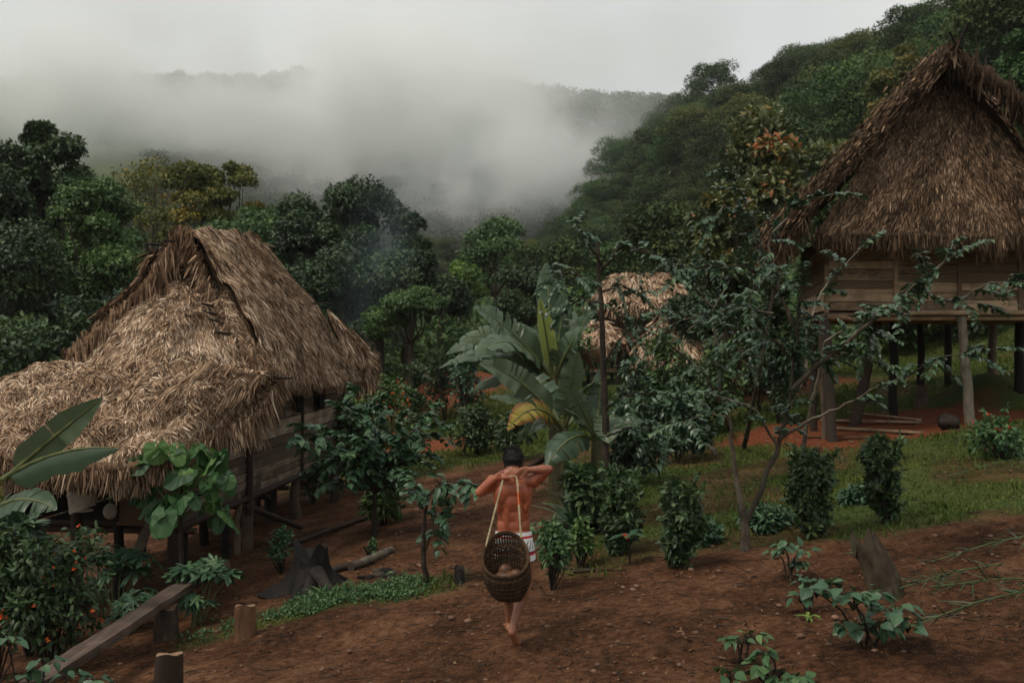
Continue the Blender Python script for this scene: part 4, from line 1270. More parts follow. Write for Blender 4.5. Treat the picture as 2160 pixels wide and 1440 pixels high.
DA, DB, DC = 15.0, 13.6, 13.0
xA = P(1168, 0, DA)[0]; xB = P(1192, 0, DB)[0]; xC = P(1262, 0, DC)[0]
banana_plant('banana_plant', [xA + .05, DA, g(xA, DA)], P(1168, 785, DA), 'tallest banana plant with a pale upright leaf, rising behind the man', [
    (P(998, 640, 14.2), .56, .14, .62, dict(droop=.1, tip_droop=.03)),
    (P(968, 690, 14.6), .54, .24, .72, dict(tip_droop=.12)),
    (P(1003, 722, 13.6), .62, .30, .58, dict(tear=.2, tip_droop=.1)),
    (P(940, 712, 15.4), .48, .30, .45, dict(tip_droop=.15)),
    (P(1138, 628, 14.6), .30, .0, 1.0, dict(side=(1, .35, 0), tear=.0, fold=.5, droop=.0, stalk=.18)),
    (P(1153, 552, 15.3), .42, .0, .25, dict(side=(1, .2, 0), tear=.05, fold=.1, stalk=.45)),
    (P(1192, 610, 15.2), .40, .0, .35, dict(side=(1, .4, 0), stalk=.2)),
    (P(1265, 628, 14.8), .50, .08, .15, dict(tip_droop=.0, side=(.2, .5, .8))),
    (P(1238, 690, 14.3), .50, .22, .45, dict(tear=.2)),
    (P(1212, 655, 15.8), .45, .12, .35, dict()),
    (P(1305, 740, 14.6), .40, .38, .35, dict(dead=2, tear=.45, droop=.6)),
    (P(1010, 770, 13.9), .42, .25, .45, dict(tear=.2)),
    (P(960, 755, 15.0), .40, .25, .40, dict(tear=.2)),
    (P(1085, 680, 15.6), .42, .2, .5, dict(tear=.3)),
    (P(1065, 810, 14.2), .40, .3, .42, dict(tear=.35, droop=.45)),
    (P(985, 830, 15.3), .36, .3, .3, dict(tear=.3, droop=.4)),
    (P(925, 765, 14.6), .46, .30, .45, dict(tear=.3, tip_droop=.05)),
], 601)
banana_plant('banana_plant', [xB, DB, g(xB, DB)], P(1188, 885, DB), 'banana plant in front with a drooping yellow and brown edged leaf', [
    (P(1012, 768, 13.0), .44, .24, .70, dict(droop=.1, tear=.05)),
    (P(1032, 838, 12.9), .34, .16, .55, dict(droop=.15, tear=.1)),
    (P(1070, 908, 12.3), .40, .36, .6, dict(dead=True, tear=.3, droop=.25)),
    (P(1218, 740, 13.2), .46, .02, .68, dict(side=(.9, .3, .3), tear=.12)),
    (P(1266, 800, 12.9), .40, .24, .55, dict(tear=.15)),
    (P(1105, 790, 14.2), .60, .18, .38, dict(tear=.2)),
    (P(1290, 850, 14.2), .45, .2, .3, dict()),
    (P(1090, 930, 14.6), .4, .3, .25, dict(tear=.3)),
], 621, .10)
banana_plant('banana_plant', [xC, DC, g(xC, DC)], P(1258, 905, DC), 'lowest banana plant with broad leaves beside the thin brown trunk', [
    (P(1204, 818, 12.6), .34, .06, .60, dict(side=(.8, .3, .4))),
    (P(1192, 862, 12.4), .24, .14, .60, dict()),
    (P(1268, 775, 13.2), .34, .0, .25, dict(side=(1, .3, 0), tear=.05)),
    (P(1305, 912, 12.3), .42, .32, .60, dict(tear=.15)),
    (P(1368, 905, 12.6), .34, .34, .50, dict(tear=.15)),
    (P(1152, 985, 12.3), .50, .38, .22, dict(tear=.1, droop=.35)),
    (P(1284, 935, 12.1), .40, .12, .66, dict(side=(1, .0, .1), start=P(1278, 870, 12.5))),
], 641, .10)
banana_plant('banana_plant', [P(-60, 0, 9.6)[0], 9.6, g(-5.2, 9.6)], P(-20, 1060, 9.6), 'banana plant at the left edge holding one broad and one rolled leaf', [
    (P(218, 838, 9.2), .34, .02, .66, dict(side=(.75, .1, -.65), tear=.02, fold=.1, droop=.0, start=P(10, 1010, 9.5), stalk=.12)),
    (P(252, 946, 9.2), .30, .16, .30, dict(tear=.0, droop=.75, fold=.0, start=P(5, 1010, 9.5), stalk=.05)),
    (P(-120, 900, 9.6), .36, .1, .4, dict()),
    (P(120, 1075, 9.0), .36, .22, .3, dict(start=P(-20, 1080, 9.5))),
], 661, .10)

# ------------------------------------------------------------------ branchy small trees with rows of leaves
def spray(lf, tw, p0, d, L, r, leafL=.11, leafW=.045, n=14, droop=.5, col=.5, two=True, dens=1.0, hang=.35, tr=.006):
    """one twig with leaves set along both sides"""
    d = nrm(d)
    t = np.linspace(0, 1, 8)[:, None]
    C = p0 + d * L * t + np.array([0, 0, -droop * L]) * t ** 2 + r.normal(size=3) * L * .08 * t ** 2
    tw.tube(C, np.linspace(tr, .002, 8), 4, r.random(), 0)
    side = nrm(np.cross(d, [0, 0, 1.0]) + r.normal(size=3) * .15)
    u = np.repeat((np.arange(n) + .7) / n, 2 if two else 1)
    s = np.tile([1, -1], n) if two else np.where(np.arange(n) % 2, 1, -1)
    Pt = np.stack([np.interp(u, t[:, 0], C[:, k]) for k in range(3)], -1)
    m = len(u)
    T = side * s[:, None] * 1.0 + d * .55 + np.array([0, 0, -hang]) + r.normal(size=(m, 3)) * .22
    N = np.array([0, 0, 1.0]) + r.normal(size=(m, 3)) * .35
    lf.leaves(LEAF, Pt, T, N, leafL * (.7 + .5 * r.random(m)) * (1 - .3 * u), leafW * (.8 + .4 * r.random(m)), np.clip(col + .18 * r.normal(size=m), 0, 1))

def branch_tree(name, label, seed, trunk, branches, mt='glossy', bark='branch', leafL=.11, leafW=.045, twigL=.42, dens=5.0, cat='tree', tcol=.5, droop=.45, n=11, group=None):
    """trunk: list of (point, radius); branches: list of (points, r0, leaf density, start fraction of leaves)"""
    tr, tw, lf = MB(seed), MB(seed + 1), MB(seed + 2)
    r = np.random.default_rng(seed)
    pts = np.array([q[0] for q in trunk]); rad = [q[1] for q in trunk]
    C = resample(pts, 24)
    C[1:-1] += r.normal(size=(22, 3)) * .006
    tr.tube(C, np.interp(np.linspace(0, 1, 24), np.linspace(0, 1, len(rad)), rad), 8, .5, 0, .15)
    for bp, r0, den, st in branches:
        bp = np.array(bp, float)
        L = np.linalg.norm(np.diff(bp, axis=0), axis=1).sum()
        C = resample(bp, 14)
        C[1:-1] += r.normal(size=(12, 3)) * .007
        tr.tube(C, np.linspace(r0, r0 * .3, 14), 6, r.random(), 0, .15)
        k = max(2, int(L * den))
        for u in st + (1 - st) * (np.arange(k) + r.random(k)) / k:
            i = min(int(u * 13), 12); f = u * 13 - i
            p = C[i] * (1 - f) + C[i + 1] * f
            tan = nrm(C[i + 1] - C[i])
            d = nrm(tan * .45 + r.normal(size=3) * .75 + [0, 0, .25])
            spray(lf, tr, p, d, twigL * (.55 + .7 * r.random()), r, leafL, leafW, n, droop, tcol)
        spray(lf, tr, C[-1], nrm(C[-1] - C[-2]), twigL, r, leafL, leafW, n + 2, droop * .6, min(1, tcol + .15))
    e = empty(name, pts[0], label, cat, group)
    tr.build('trunk', M[bark], e); lf.build('foliage', M[mt], e)
    return e

# the thin brown trunk in front of the banana clump
b0 = gp(1278, 1128)
branch_tree('slender_tree', 'slender tree with a straight brown trunk standing in front of the banana plants', 700,
    [(b0 - [0, 0, .1], .055), (P(1278, 900, b0[1]), .05), (P(1270, 700, b0[1]), .042), (P(1262, 540, b0[1]), .03), (P(1258, 500, b0[1]), .02)],
    [([P(1268, 560, 11.9), P(1235, 500, 11.5), P(1215, 470, 11.2)], .02, 7, .3),
     ([P(1268, 600, 11.9), P(1200, 575, 11.6), P(1160, 590, 11.3)], .02, 8, .3),
     ([P(1268, 570, 11.9), P(1310, 520, 11.7), P(1360, 530, 11.4), P(1405, 560, 11.2)], .022, 9, .25),
     ([P(1272, 640, 11.9), P(1225, 630, 12.2), P(1195, 650, 12.3)], .018, 6, .3),
     ([P(1272, 615, 11.9), P(1310, 600, 12.3), P(1350, 625, 12.6)], .018, 7, .3),
     ([P(1280, 860, 11.9), P(1330, 830, 11.6), P(1400, 830, 11.3)], .018, 7, .3),
     ([P(1276, 760, 11.9), P(1320, 700, 12.0), P(1345, 680, 12.1)], .016, 7, .4),
     ([P(1280, 920, 11.9), P(1330, 900, 11.8), P(1380, 905, 11.6)], .016, 6, .3)], leafL=.105, leafW=.05, twigL=.30, tcol=.5, n=8)
# long bare branch from it down to the right, and pale trees behind
branch_tree('pale_sapling', 'thin pale trunked sapling with a long slanting bare branch', 710,
    [(gp(1540, 905), .045), (P(1520, 850, 17.5), .04), (P(1512, 740, 17.2), .036), (P(1505, 650, 17.0), .03), (P(1480, 625, 17.0), .02)],
    [([P(1517, 850, 17.4), P(1490, 790, 16.5), P(1400, 715, 14.6), P(1300, 665, 13.2), P(1283, 650, 13.0)], .022, 1.2, .35),
     ([P(1505, 650, 17), P(1540, 590, 16.8), P(1560, 540, 16.6)], .018, 4, .2),
     ([P(1485, 628, 17), P(1450, 590, 16.6), P(1430, 520, 16.4)], .018, 4, .2),
     ([P(1450, 700, 15.6), P(1480, 672, 15.4), P(1400, 660, 15.0)], .014, 6, .1)], bark='palebark', leafL=.13, leafW=.055, twigL=.45, n=9)
# the forked tree in front of the raised house
b1 = gp(1572, 1165)
dF = b1[1]
branch_tree('forked_tree', 'small tree forking low into two leaning stems in front of the raised house', 720,
    [(b1 - [0, 0, .1], .055), (P(1572, 1105, dF), .042), (P(1552, 1000, dF), .026), (P(1540, 900, dF - .1), .020), (P(1530, 850, dF - .2), .015)],
    [([P(1572, 1105, dF), P(1605, 1030, dF), P(1640, 940, dF), P(1665, 840, dF), P(1680, 700, dF - .1), P(1690, 600, dF - .2)], .032, 9, .36),
     ([P(1645, 925, dF), P(1700, 890, dF - .3), P(1780, 855, dF - .6), P(1850, 815, dF - .9)], .020, 2.0, .55),
     ([P(1670, 820, dF), P(1760, 740, dF - .4), P(1850, 670, dF - .8), P(1930, 600, dF - 1.1), P(2010, 540, dF - 1.3)], .030, 14, .12),
     ([P(1690, 770, dF), P(1600, 690, dF - .3), P(1580, 620, dF - .4), P(1620, 580, dF - .6)], .022, 12, .2),
     ([P(1680, 700, dF), P(1640, 600, dF - .2), P(1620, 500, dF - .4), P(1690, 430, dF - .6), P(1755, 410, dF - .8)], .022, 7, .15),
     ([P(1665, 860, dF), P(1700, 790, dF + .3), P(1700, 700, dF + .4), P(1740, 600, dF + .5), P(1820, 520, dF + .3)], .020, 5, .2),
     ([P(1640, 940, dF), P(1590, 860, dF - .2), P(1500, 830, dF - .4)], .016, 5, .35),
     ([P(1535, 880, dF), P(1490, 870, dF), P(1440, 890, dF)], .012, 6, .2),
     ([P(1850, 815, dF - .9), P(1900, 800, dF - 1.0), P(1990, 750, dF - 1.1), P(2100, 735, dF - 1.2)], .012, 7, .2),
     ([P(1600, 790, dF - .1), P(1560, 740, dF - .1), P(1530, 700, dF)], .012, 6, .2),
     ([P(2010, 640, dF - 1.1), P(2080, 600, dF - 1.3), P(2180, 590, dF - 1.5)], .012, 7, .2),
     ([P(1930, 600, dF - 1.1), P(1985, 635, dF - 1.1), P(2060, 640, dF - 1.2)], .012, 6, .2)],
    leafL=.105, leafW=.050, twigL=.32, tcol=.5, n=11, bark='palebark')
branch_tree('leaning_sapling', 'pale leaning sapling with a bare stem left of the forked tree', 740,
    [(gp(1690, 985), .04), (P(1700, 900, 15.5), .035), (P(1725, 800, 15.2), .03), (P(1740, 720, 15), .02)],
    [([P(1725, 800, 15.2), P(1780, 740, 14.8), P(1880, 770, 14.4)], .015, 6, .3), ([P(1740, 720, 15), P(1790, 690, 14.7), P(1850, 700, 14.5)], .015, 6, .1)],
    bark='palebark', leafL=.11, leafW=.05, twigL=.36)
branch_tree('tall_sapling', 'mottled pale stem rising between the bank and the forked tree into dark foliage', 750,
    [(gp(1570, 945), .05), (P(1600, 800, 14.6), .04), (P(1620, 680, 14.2), .035), (P(1632, 600, 14), .025), (P(1600, 500, 13.8), .012)],
    [([P(1640, 610, 14), P(1570, 560, 13.6), P(1500, 560, 13.3), P(1440, 580, 13)], .02, 9, .15),
     ([P(1620, 560, 14), P(1580, 480, 13.8), P(1530, 430, 13.6), P(1500, 470, 13.4)], .02, 8, .15),
     ([P(1630, 660, 14), P(1560, 650, 13.7), P(1480, 660, 13.5), P(1400, 690, 13.4)], .018, 5, .2),
     ([P(1600, 500, 13.8), P(1570, 420, 13.6), P(1540, 360, 13.4)], .018, 8, .1),
     ([P(1600, 720, 14.2), P(1560, 690, 14), P(1530, 640, 13.8)], .018, 7, .1),
     ([P(1610, 760, 14.4), P(1540, 730, 14.2), P(1470, 770, 14)], .016, 7, .2)], bark='palebark', leafL=.13, leafW=.055, twigL=.42, n=9)

# sapling in the yard left of the man
b2 = gp(900, 1238)
dS = b2[1]
branch_tree('sapling', 'slim sapling with large hanging leaves on the path left of the man', 760,
    [(b2 - [0, 0, .05], .035), (P(893, 1150, dS), .026), (P(896, 1080, dS), .02), (P(905, 1040, dS), .012)],
    [([P(893, 1180, dS), P(912, 1110, dS + .1), P(925, 1060, dS + .1)], .014, 9, .4),
     ([P(905, 1040, dS), P(940, 1015, dS - .1), P(985, 1020, dS - .2)], .010, 12, .2),
     ([P(896, 1080, dS), P(880, 1040, dS - .1), P(872, 1010, dS - .1)], .010, 10, .2),
     ([P(900, 1060, dS), P(925, 1020, dS + .2), P(910, 990, dS + .2)], .010, 10, .2),
     ([P(896, 1100, dS), P(930, 1085, dS), P(935, 1110, dS)], .008, 9, .1)],
    mt='bluish', leafL=.15, leafW=.075, twigL=.16, n=4, droop=.9, tcol=.45)
# the big-leaved bush by the hut wall
b3 = gp(790, 1045)
dK = 14.2
br = []
rr_ = np.random.default_rng(770)
for (px, py) in ((640, 930), (665, 990), (690, 900), (720, 860), (750, 830), (780, 900), (740, 960), (800, 850), (840, 880), (860, 940), (820, 990), (880, 900), (910, 860), (770, 1000), (700, 1020), (930, 900), (850, 1000), (640, 900), (900, 960), (760, 930)):
    dd_ = dK + rr_.normal() * .45
    m_ = P((px + 790) / 2 + rr_.normal() * 8, (py + 1020) / 2 - 10, (dd_ + dK) / 2)
    br.append(([P(790, 1040, dK), m_, P(px, py, dd_)], .014, 7, .35))
branch_tree('leafy_bush', 'big spreading bush of broad drooping leaves beside the plank wall', 770,
    [(np.array([P(790, 0, dK)[0], dK, g(P(790, 0, dK)[0], dK) - .05]), .05), (P(790, 1040, dK), .03), (P(795, 950, dK), .015)], br,
    mt='bluish', leafL=.17, leafW=.095, twigL=.22, n=5, droop=.8, tcol=.5, cat='bush')

# ------------------------------------------------------------------ bushes, column shrubs, undergrowth
def bush(seed, px, pyb, D, wpx, hpx, mt, label, name='bush', leaf=.10, n=1800, cat='bush', flower=None, nf=0, tpl=None, group=None, lob=14):
    X = (px - 1080) / F * D
    z0 = g(X, D)
    w = wpx / F * D / 2
    zt = CAMZ - (pyb - hpx - 720) / F * D
    h = max(zt - z0, .15)
    e = empty(name, (X, D, z0), label, cat, group)
    b, s = MB(seed), MB(seed + 1)
    r = b.rng
    tpl = tpl or LEAF
    cs = []
    for i in range(lob):
        a = r.random() * 6.283; k = r.random() ** .6
        cs.append((np.array([X + math.cos(a) * w * .62 * k, D + math.sin(a) * w * .62 * k, z0 + h * (.25 + .5 * r.random())]), w * (.22 + .26 * r.random())))
    for c, lr in cs:
        m = n // lob
        dd = rand_dirs(r, m, .15)
        lz = min(lr, h * .34)
        p = c + dd * [lr, lr, lz] * (.55 + .5 * r.random((m, 1)))
        p[:, 2] = np.maximum(p[:, 2], z0 + .02)
        b.leaves(tpl, p, dd + rand_dirs(r, m) * .8 + [0, 0, -.2], dd * .5 + [0, 0, .8] + r.normal(size=(m, 3)) * .4, leaf * (.6 + .7 * r.random(m)), leaf * (.5 if tpl is not PALM7 else 1) * (.7 + .5 * r.random(m)),
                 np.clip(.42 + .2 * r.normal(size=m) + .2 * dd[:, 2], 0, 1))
        s.tube([[X, D, z0 - .05], (c + [X, D, z0]) / 2 + r.normal(size=3) * .05, c], [.010, .008, .004], 5, r.random())
    for k in range(int(10 + lob)):
        c, lr = cs[int(r.integers(len(cs)))]
        d0 = nrm(r.normal(size=3) + [0, 0, .9]); m0 = 10; L0 = lr * (.9 + .9 * r.random())
        b.leaves(tpl, c + d0 * L0 * (.5 + .5 * np.linspace(0, 1, m0)[:, None]), rand_dirs(r, m0, -.1) + d0 * .5, rand_dirs(r, m0, .9), leaf * (.6 + .5 * r.random(m0)), leaf * .5, np.clip(.55 + .2 * r.normal(size=m0), 0, 1))
        s.tube([c, c + d0 * L0], [.008, .003], 4)
    b.build('foliage', M[mt], e); s.build('stem', M['branch'], e)
    if flower:
        f = MB(seed + 2)
        for i in range(nf):
            c, lr = cs[int(r.integers(len(cs)))]
            d = rand_dirs(r, 1, .3)[0]; d[1] = -abs(d[1])
            p = c + d * [lr, lr, min(lr, h * .4)] * 1.06
            fs = max(.028, .0022 * D)
            f.leaves(FOLD, np.repeat(p[None], 6, 0), rand_dirs(r, 6, .4), rand_dirs(r, 6), fs, fs * .7)
        f.build('blossoms', M[flower], e)
    return e

def column_shrub(seed, px, pyb, pyt, wpx, label, mt='dark', leaf=.075, n=2700):
    q = gp(px, pyb); r0_ = np.random.default_rng(seed)
    D = q[1]; w = wpx / F * D / 2 * .76; h = (pyb - pyt) / F * D
    ox, lean_ = r0_.normal() * .04, r0_.normal(size=2) * .10
    e = empty('column_shrub', q, label, 'shrub', 'clipped column shrubs along the edge of the grass')
    b, s = MB(seed), MB(seed + 1); r = b.rng
    t = r.random(n) ** .9
    prof = np.clip(np.interp(t, [0, .12, .3, .6, .85, 1], [.35, .62, .95, 1.0, .75, .18]), 0, 1)
    a = r.random(n) * 6.283
    lump = .55 + .75 * vn(a * 2.2, t * 11, seed) * (.6 + .8 * vn(a * 5, t * 24, seed + 1))
    rad = w * prof * lump * (.35 + .65 * r.random(n) ** .6) * (1 + .35 * (r.random(n) < .08))
    sway = (vn(t * 4, t * 0, seed + 3) - .5)
    p = q + np.stack([np.cos(a) * rad + lean_[0] * t + sway * w * .7, np.sin(a) * rad + lean_[1] * t, .06 + t * h], -1)
    gap = vn(a * 1.6 + 9, t * 5, seed + 5) > .30
    p = p[gap]; a = a[gap]; t = t[gap]; n = len(p)
    o = np.stack([np.cos(a), np.sin(a), np.full(n, .2)], -1)
    b.leaves(FOLD, p, o * .6 + rand_dirs(r, n) * .8 + [0, 0, -.3], o + r.normal(size=(n, 3)) * .5 + [0, 0, .4], leaf * (.4 + 1.1 * r.random(n)), leaf * .7,
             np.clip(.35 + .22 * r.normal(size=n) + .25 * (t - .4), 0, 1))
    for k in range(34):
        t0 = r.random() ** .8; a0 = r.random() * 6.283
        d0 = nrm(np.array([math.cos(a0), math.sin(a0), .6 + r.random()]))
        st = q + np.array([math.cos(a0), math.sin(a0), 0]) * w * .5 + [0, 0, t0 * h]
        L0 = w * (.6 + .8 * r.random()); m0 = 12
        b.leaves(LEAF, st + d0 * L0 * r.random((m0, 1)), rand_dirs(r, m0, .1) + d0 * .4, rand_dirs(r, m0, .8), leaf * 1.2, leaf * .6, np.clip(.6 + .2 * r.normal(size=m0), 0, 1))
    b.build('foliage', M[mt], e)
    s.tube([q - [0, 0, .1], q + [0, 0, h * .9]], [.05, .02], 7, .5, 0, .1)
    s.build('stem', M['bark'], e)
column_shrub(801, 1310, 1172, 1008, 102, 'dense dark column shrub nearest the slender brown trunk')
column_shrub(803, 1442, 1200, 1030, 98, 'stubby dark column shrub left of the forked tree, narrowing to its foot')
column_shrub(805, 1712, 1135, 965, 108, 'shaggy dark column shrub with reddish shoots on top, before the red earth')
column_shrub(807, 1868, 1105, 935, 74, 'slim pointed column shrub at the right beyond the broken stump')

# red shoots over the third column
for i, (px, py, hh) in enumerate(((1705, 985, .55), (1722, 985, .6), (1735, 990, .4))):
    pass
e = empty('red_cordyline', gp(1716, 1100), 'spindly red leaved shoots sticking up from the shaggy column shrub', 'plant')
b = MB(811); s = MB(812); r = b.rng
for px in (1706, 1716, 1728):
    q = gp(1716, 1118); D = q[1]
    top = P(px, 948 + 8 * r.random(), D)
    s.tube([q + [0, 0, .9], top], [.012, .007], 5, r.random())
    n = 16; u = r.random((n, 1))
    b.leaves(LEAF, top - [0, 0, .02] - u * [0, 0, .22], rand_dirs(r, n, .9, .6), rand_dirs(r, n), .13, .03, r.random(n))
b.build('foliage', leaf_mat('dark_red_leaves', [(0, (.030, .012, .010)), (1, (.12, .035, .022))], .4, .4, .2), e); s.build('stem', M['branch'], e)

BUSH = [
    # px, foot, depth, width, height, look, leaf, n, label
    (1490, 1170, 11.0, 90, 60, 'bluish', .09, 500, 'low bluish leafy weeds left of the forked tree foot'),
    (1625, 1150, 11.4, 140, 75, 'bluish', .09, 900, 'low bluish weeds between the forked tree and the shaggy column shrub'),
    (1810, 1120, 12.2, 80, 60, 'bluish', .09, 500, 'pale bluish ground leaves between the two rightmost column shrubs'),
    (1225, 1180, 10.6, 60, 110, 'mid', .07, 500, 'thin bushy weeds left of the dense column shrub'),
    (1240, 1060, 12.4, 90, 110, 'dark', .16, 700, 'dark rank foliage under the lowest banana leaves'),
    (1340, 925, 15.4, 140, 90, 'glossy', .15, 900, 'dark glossy bush on the grass right of the slender brown trunk'),
    (1430, 905, 17.6, 150, 95, 'glossy', .16, 900, 'dark bush at the top edge of the grass, midway to the forked tree'),
    (1520, 790, 22.0, 130, 120, 'mid', .16, 900, 'rounded green bush behind the pale sapling'),
    (1455, 830, 21.0, 150, 120, 'dark', .16, 900, 'dark bush below the nearer thatched roof'),
    (1330, 820, 20.0, 130, 100, 'glossy', .16, 700, 'dark leafy bush behind the slender trunk at mid height'),
    (1380, 760, 25.0, 110, 90, 'mid', .18, 700, 'green bush hugging the left side of the nearer low thatched roof'),
    (1200, 660, 30.0, 140, 110, 'mid', .22, 900, 'light bush behind the tall upright banana leaf'),
    (1010, 905, 22.0, 110, 62, 'dark', .13, 1100, 'dark hedge like bush left of the banana clump'),
    (1085, 915, 20.5, 90, 80, 'dark', .13, 1000, 'dark bush at the foot of the yellowing banana leaf'),
    (880, 790, 28.5, 90, 60, 'dark', .14, 800, 'dark low bush right of the umbrella tree trunk'),
    (940, 775, 30.0, 120, 60, 'dark', .15, 800, 'dark clipped bush with orange specks beyond the umbrella tree'),
    (985, 760, 29.0, 90, 60, 'glossy', .18, 600, 'bush of dark broad leaves behind the left banana leaf tips'),
    (740, 770, 27.0, 90, 90, 'fresh', .14, 700, 'bright green bush between the roof edge and the umbrella tree'),
    (760, 900, 20.0, 140, 90, 'dark', .14, 900, 'dark bush filling the gap right of the plank wall'),
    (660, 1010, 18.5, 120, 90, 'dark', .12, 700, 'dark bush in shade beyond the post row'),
    (810, 1035, 15.2, 100, 45, 'mid', .11, 900, 'low green weeds at the foot of the big spreading bush'),
    (1640, 800, 21.5, 120, 150, 'glossy', .16, 1100, 'tall dark bush against the red bank left of the hut posts'),
    (1600, 700, 23.5, 160, 140, 'dark', .17, 1200, 'dark thicket left of the raised wall corner'),
    (595, 1152, 12.6, 52, 62, 'bluish', .06, 420, 'tiny shrub beside the fallen pole'),
    (785, 1175, 12.6, 22, 42, 'weed', .06, 90, 'tiny seedling standing on the path above the cut logs'),
    (60, 1180, 10.4, 160, 150, 'glossy', .20, 700, 'dark broad leaves under the rolled banana leaf'),
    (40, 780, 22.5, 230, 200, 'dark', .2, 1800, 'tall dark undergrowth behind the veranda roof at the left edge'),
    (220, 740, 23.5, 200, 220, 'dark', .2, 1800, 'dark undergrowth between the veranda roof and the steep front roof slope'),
    (130, 760, 21.0, 160, 60, 'mid', .18, 700, 'green bush crowning the veranda roof line at the left edge'),
]
for i, (px, py, D, w, h, mt, lf, n, lb) in enumerate(BUSH):
    bush(830 + i * 3, px, py, D, w, h, mt, lb, leaf=lf, n=n)
bush(940, 835, 850, 20.5, 120, 100, 'mid', 'bush dotted with many orange blossoms beyond the hut corner', 'flowering_bush', .11, 1000, flower='flower_orange', nf=46)
bush(944, 110, 1310, 9.6, 250, 240, 'dark', 'dark bush with scattered orange red blossoms at the lower left edge', 'flowering_bush', .085, 1900, flower='flower_orange', nf=26, lob=16)
bush(948, -10, 1270, 9.4, 150, 290, 'dark', 'dark flowering bush cut by the left edge under the banana leaves', 'flowering_bush', .09, 1600, flower='flower_red', nf=9)
bush(952, 1165, 1190, 9.9, 110, 140, 'weed', 'loose leafy weed right beside the shorts of the man', 'bush', .07, 620)
bush(956, 2120, 940, 14.0, 150, 60, 'weed', 'weedy plant with red specks at the right edge of the grass', 'flowering_bush', .09, 600, flower='flower_red', nf=12)

# red flower plant with long pale leaves in front of the first column
def rosette(seed, px, py, L, n, mt, label, h=.25, up=.5, flower=None, wid=.30, name='leafy_plant', cat='plant'):
    q = gp(px, py); b, s = MB(seed), MB(seed + 1); r = b.rng
    e = empty(name, q, label, cat)
    a = np.linspace(0, 6.283, n, endpoint=False) + r.normal(size=n) * .3
    c = q + [0, 0, h]
    T = np.stack([np.cos(a), np.sin(a), up * (.3 + r.random(n))], -1)
    b.leaves(LEAF, np.repeat(c[None], n, 0) + r.normal(size=(n, 3)) * .01, T, np.array([0, 0, 1.0]) + 0 * T, L * (.7 + .4 * r.random(n)), L * wid, np.clip(.6 + .2 * r.normal(size=n), 0, 1))
    s.tube([q - [0, 0, .05], c], [.014, .010], 6)
    b.build('foliage', M[mt], e); s.build('stem', M['branch'], e)
    if flower:
        f = MB(seed + 2)
        f.leaves(FOLD, np.repeat((c + [-.05, -.10, .03])[None], 9, 0), rand_dirs(r, 9, .3), rand_dirs(r, 9), .045, .03)
        f.build('blossom', M[flower], e)
rosette(960, 1328, 1192, .26, 9, 'bluish', 'low plant with arching pale leaves and a red blossom before the dense column shrub', .28, .35, 'flower_red')
rosette(964, 1822, 1205, .20, 5, 'weed', 'sprig with one red blossom leaning on the broken stump', .12, .5, 'flower_red')
rosette(968, 1705, 1308, .11, 9, 'fresh', 'tiny yellow green rosette on bare soil', .02, .25)

# ------------------------------------------------------------------ leafy plants with nettle, heart and papaya leaves
def leafy(seed, q, clusters, L, mt, label, tpl, W=1.0, name='leafy_plant', cat='plant', per=14, sr=.010, tilt=.5, sprd=.10, stem='petiole', col=.5, trunk=None):
    """clusters = list of (centre point, radius)"""
    e = empty(name, q, label, cat)
    b, s = MB(seed), MB(seed + 1); r = b.rng
    for c, rad in clusters:
        c = np.asarray(c, float)
        m = per
        d = rand_dirs(r, m, .55)
        d[:, 2] = np.abs(d[:, 2]) * .8
        p = c + d * [rad, rad, rad * .7] * (.5 + .5 * r.random((m, 1)))
        out = nrm(d * [1, 1, .0] + r.normal(size=(m, 3)) * .25)
        N = nrm(np.array([0, -.15, 1.0]) * (1 - tilt) + d * tilt + r.normal(size=(m, 3)) * .18)
        T = out + ([0, 0, -1.1] if tpl is HEART else [0, 0, -.35])
        if tpl is HEART: N = nrm(out * .9 + [0, -.5, .5] + r.normal(size=(m, 3)) * .2)
        b.leaves(tpl, p, T, N, L * (.6 + .6 * r.random(m)), L * W * (.6 + .6 * r.random(m)), np.clip(col + .22 * r.normal(size=m), 0, 1))
        base = q + r.normal(size=3) * [.03, .03, 0]
        mid = (base + c) / 2 + [0, 0, .06]
        s.tube([base - [0, 0, .05], mid, c], [sr, sr * .8, sr * .5], 5, r.random())
        for pp in p: s.tube([c - [0, 0, rad * .4], (c + pp) / 2, pp], [sr * .35, sr * .3, sr * .25], 4, r.random())
    b.build('foliage', M[mt], e); s.build('stems', M[stem], e)
    if trunk:
        t = MB(seed + 2); t.tube(trunk[0], trunk[1], 8, .5, 0, .1); t.build('trunk', M['branch'], e)
    return e
q = gp(1850, 1372); D = q[1]
leafy(1000, q, [(P(1722, 1245, D + .1), .13), (P(1770, 1245, D), .15), (P(1800, 1268, D - .05), .16), (P(1845, 1262, D), .16), (P(1890, 1290, D), .15), (P(1915, 1320, D - .05), .12), (P(1860, 1330, D - .1), .14), (P(1800, 1320, D + .1), .14)],
      .115, 'bluish', 'broad nettle like plant with a wide cap of leaves, largest at the lower right', NETTLE, .85, per=13, stem='branch')
q = gp(1705, 1292); D = q[1]
leafy(1004, q, [(P(1700, 1232, D), .10), (P(1725, 1240, D), .09), (P(1690, 1262, D), .09)], .085, 'bluish', 'smaller nettle like plant touching the left of the largest one', NETTLE, .85, per=14, stem='branch')
q = gp(1665, 1225); D = q[1]
leafy(1008, q, [(P(1655, 1150, D), .11), (P(1690, 1160, D), .10), (P(1640, 1165, D), .07), (P(1690, 1190, D), .07)], .09, 'bluish', 'upright nettle like plant left of the broken stump, bare below', NETTLE, .85, per=12, stem='branch')
q = gp(1565, 1400); D = q[1]
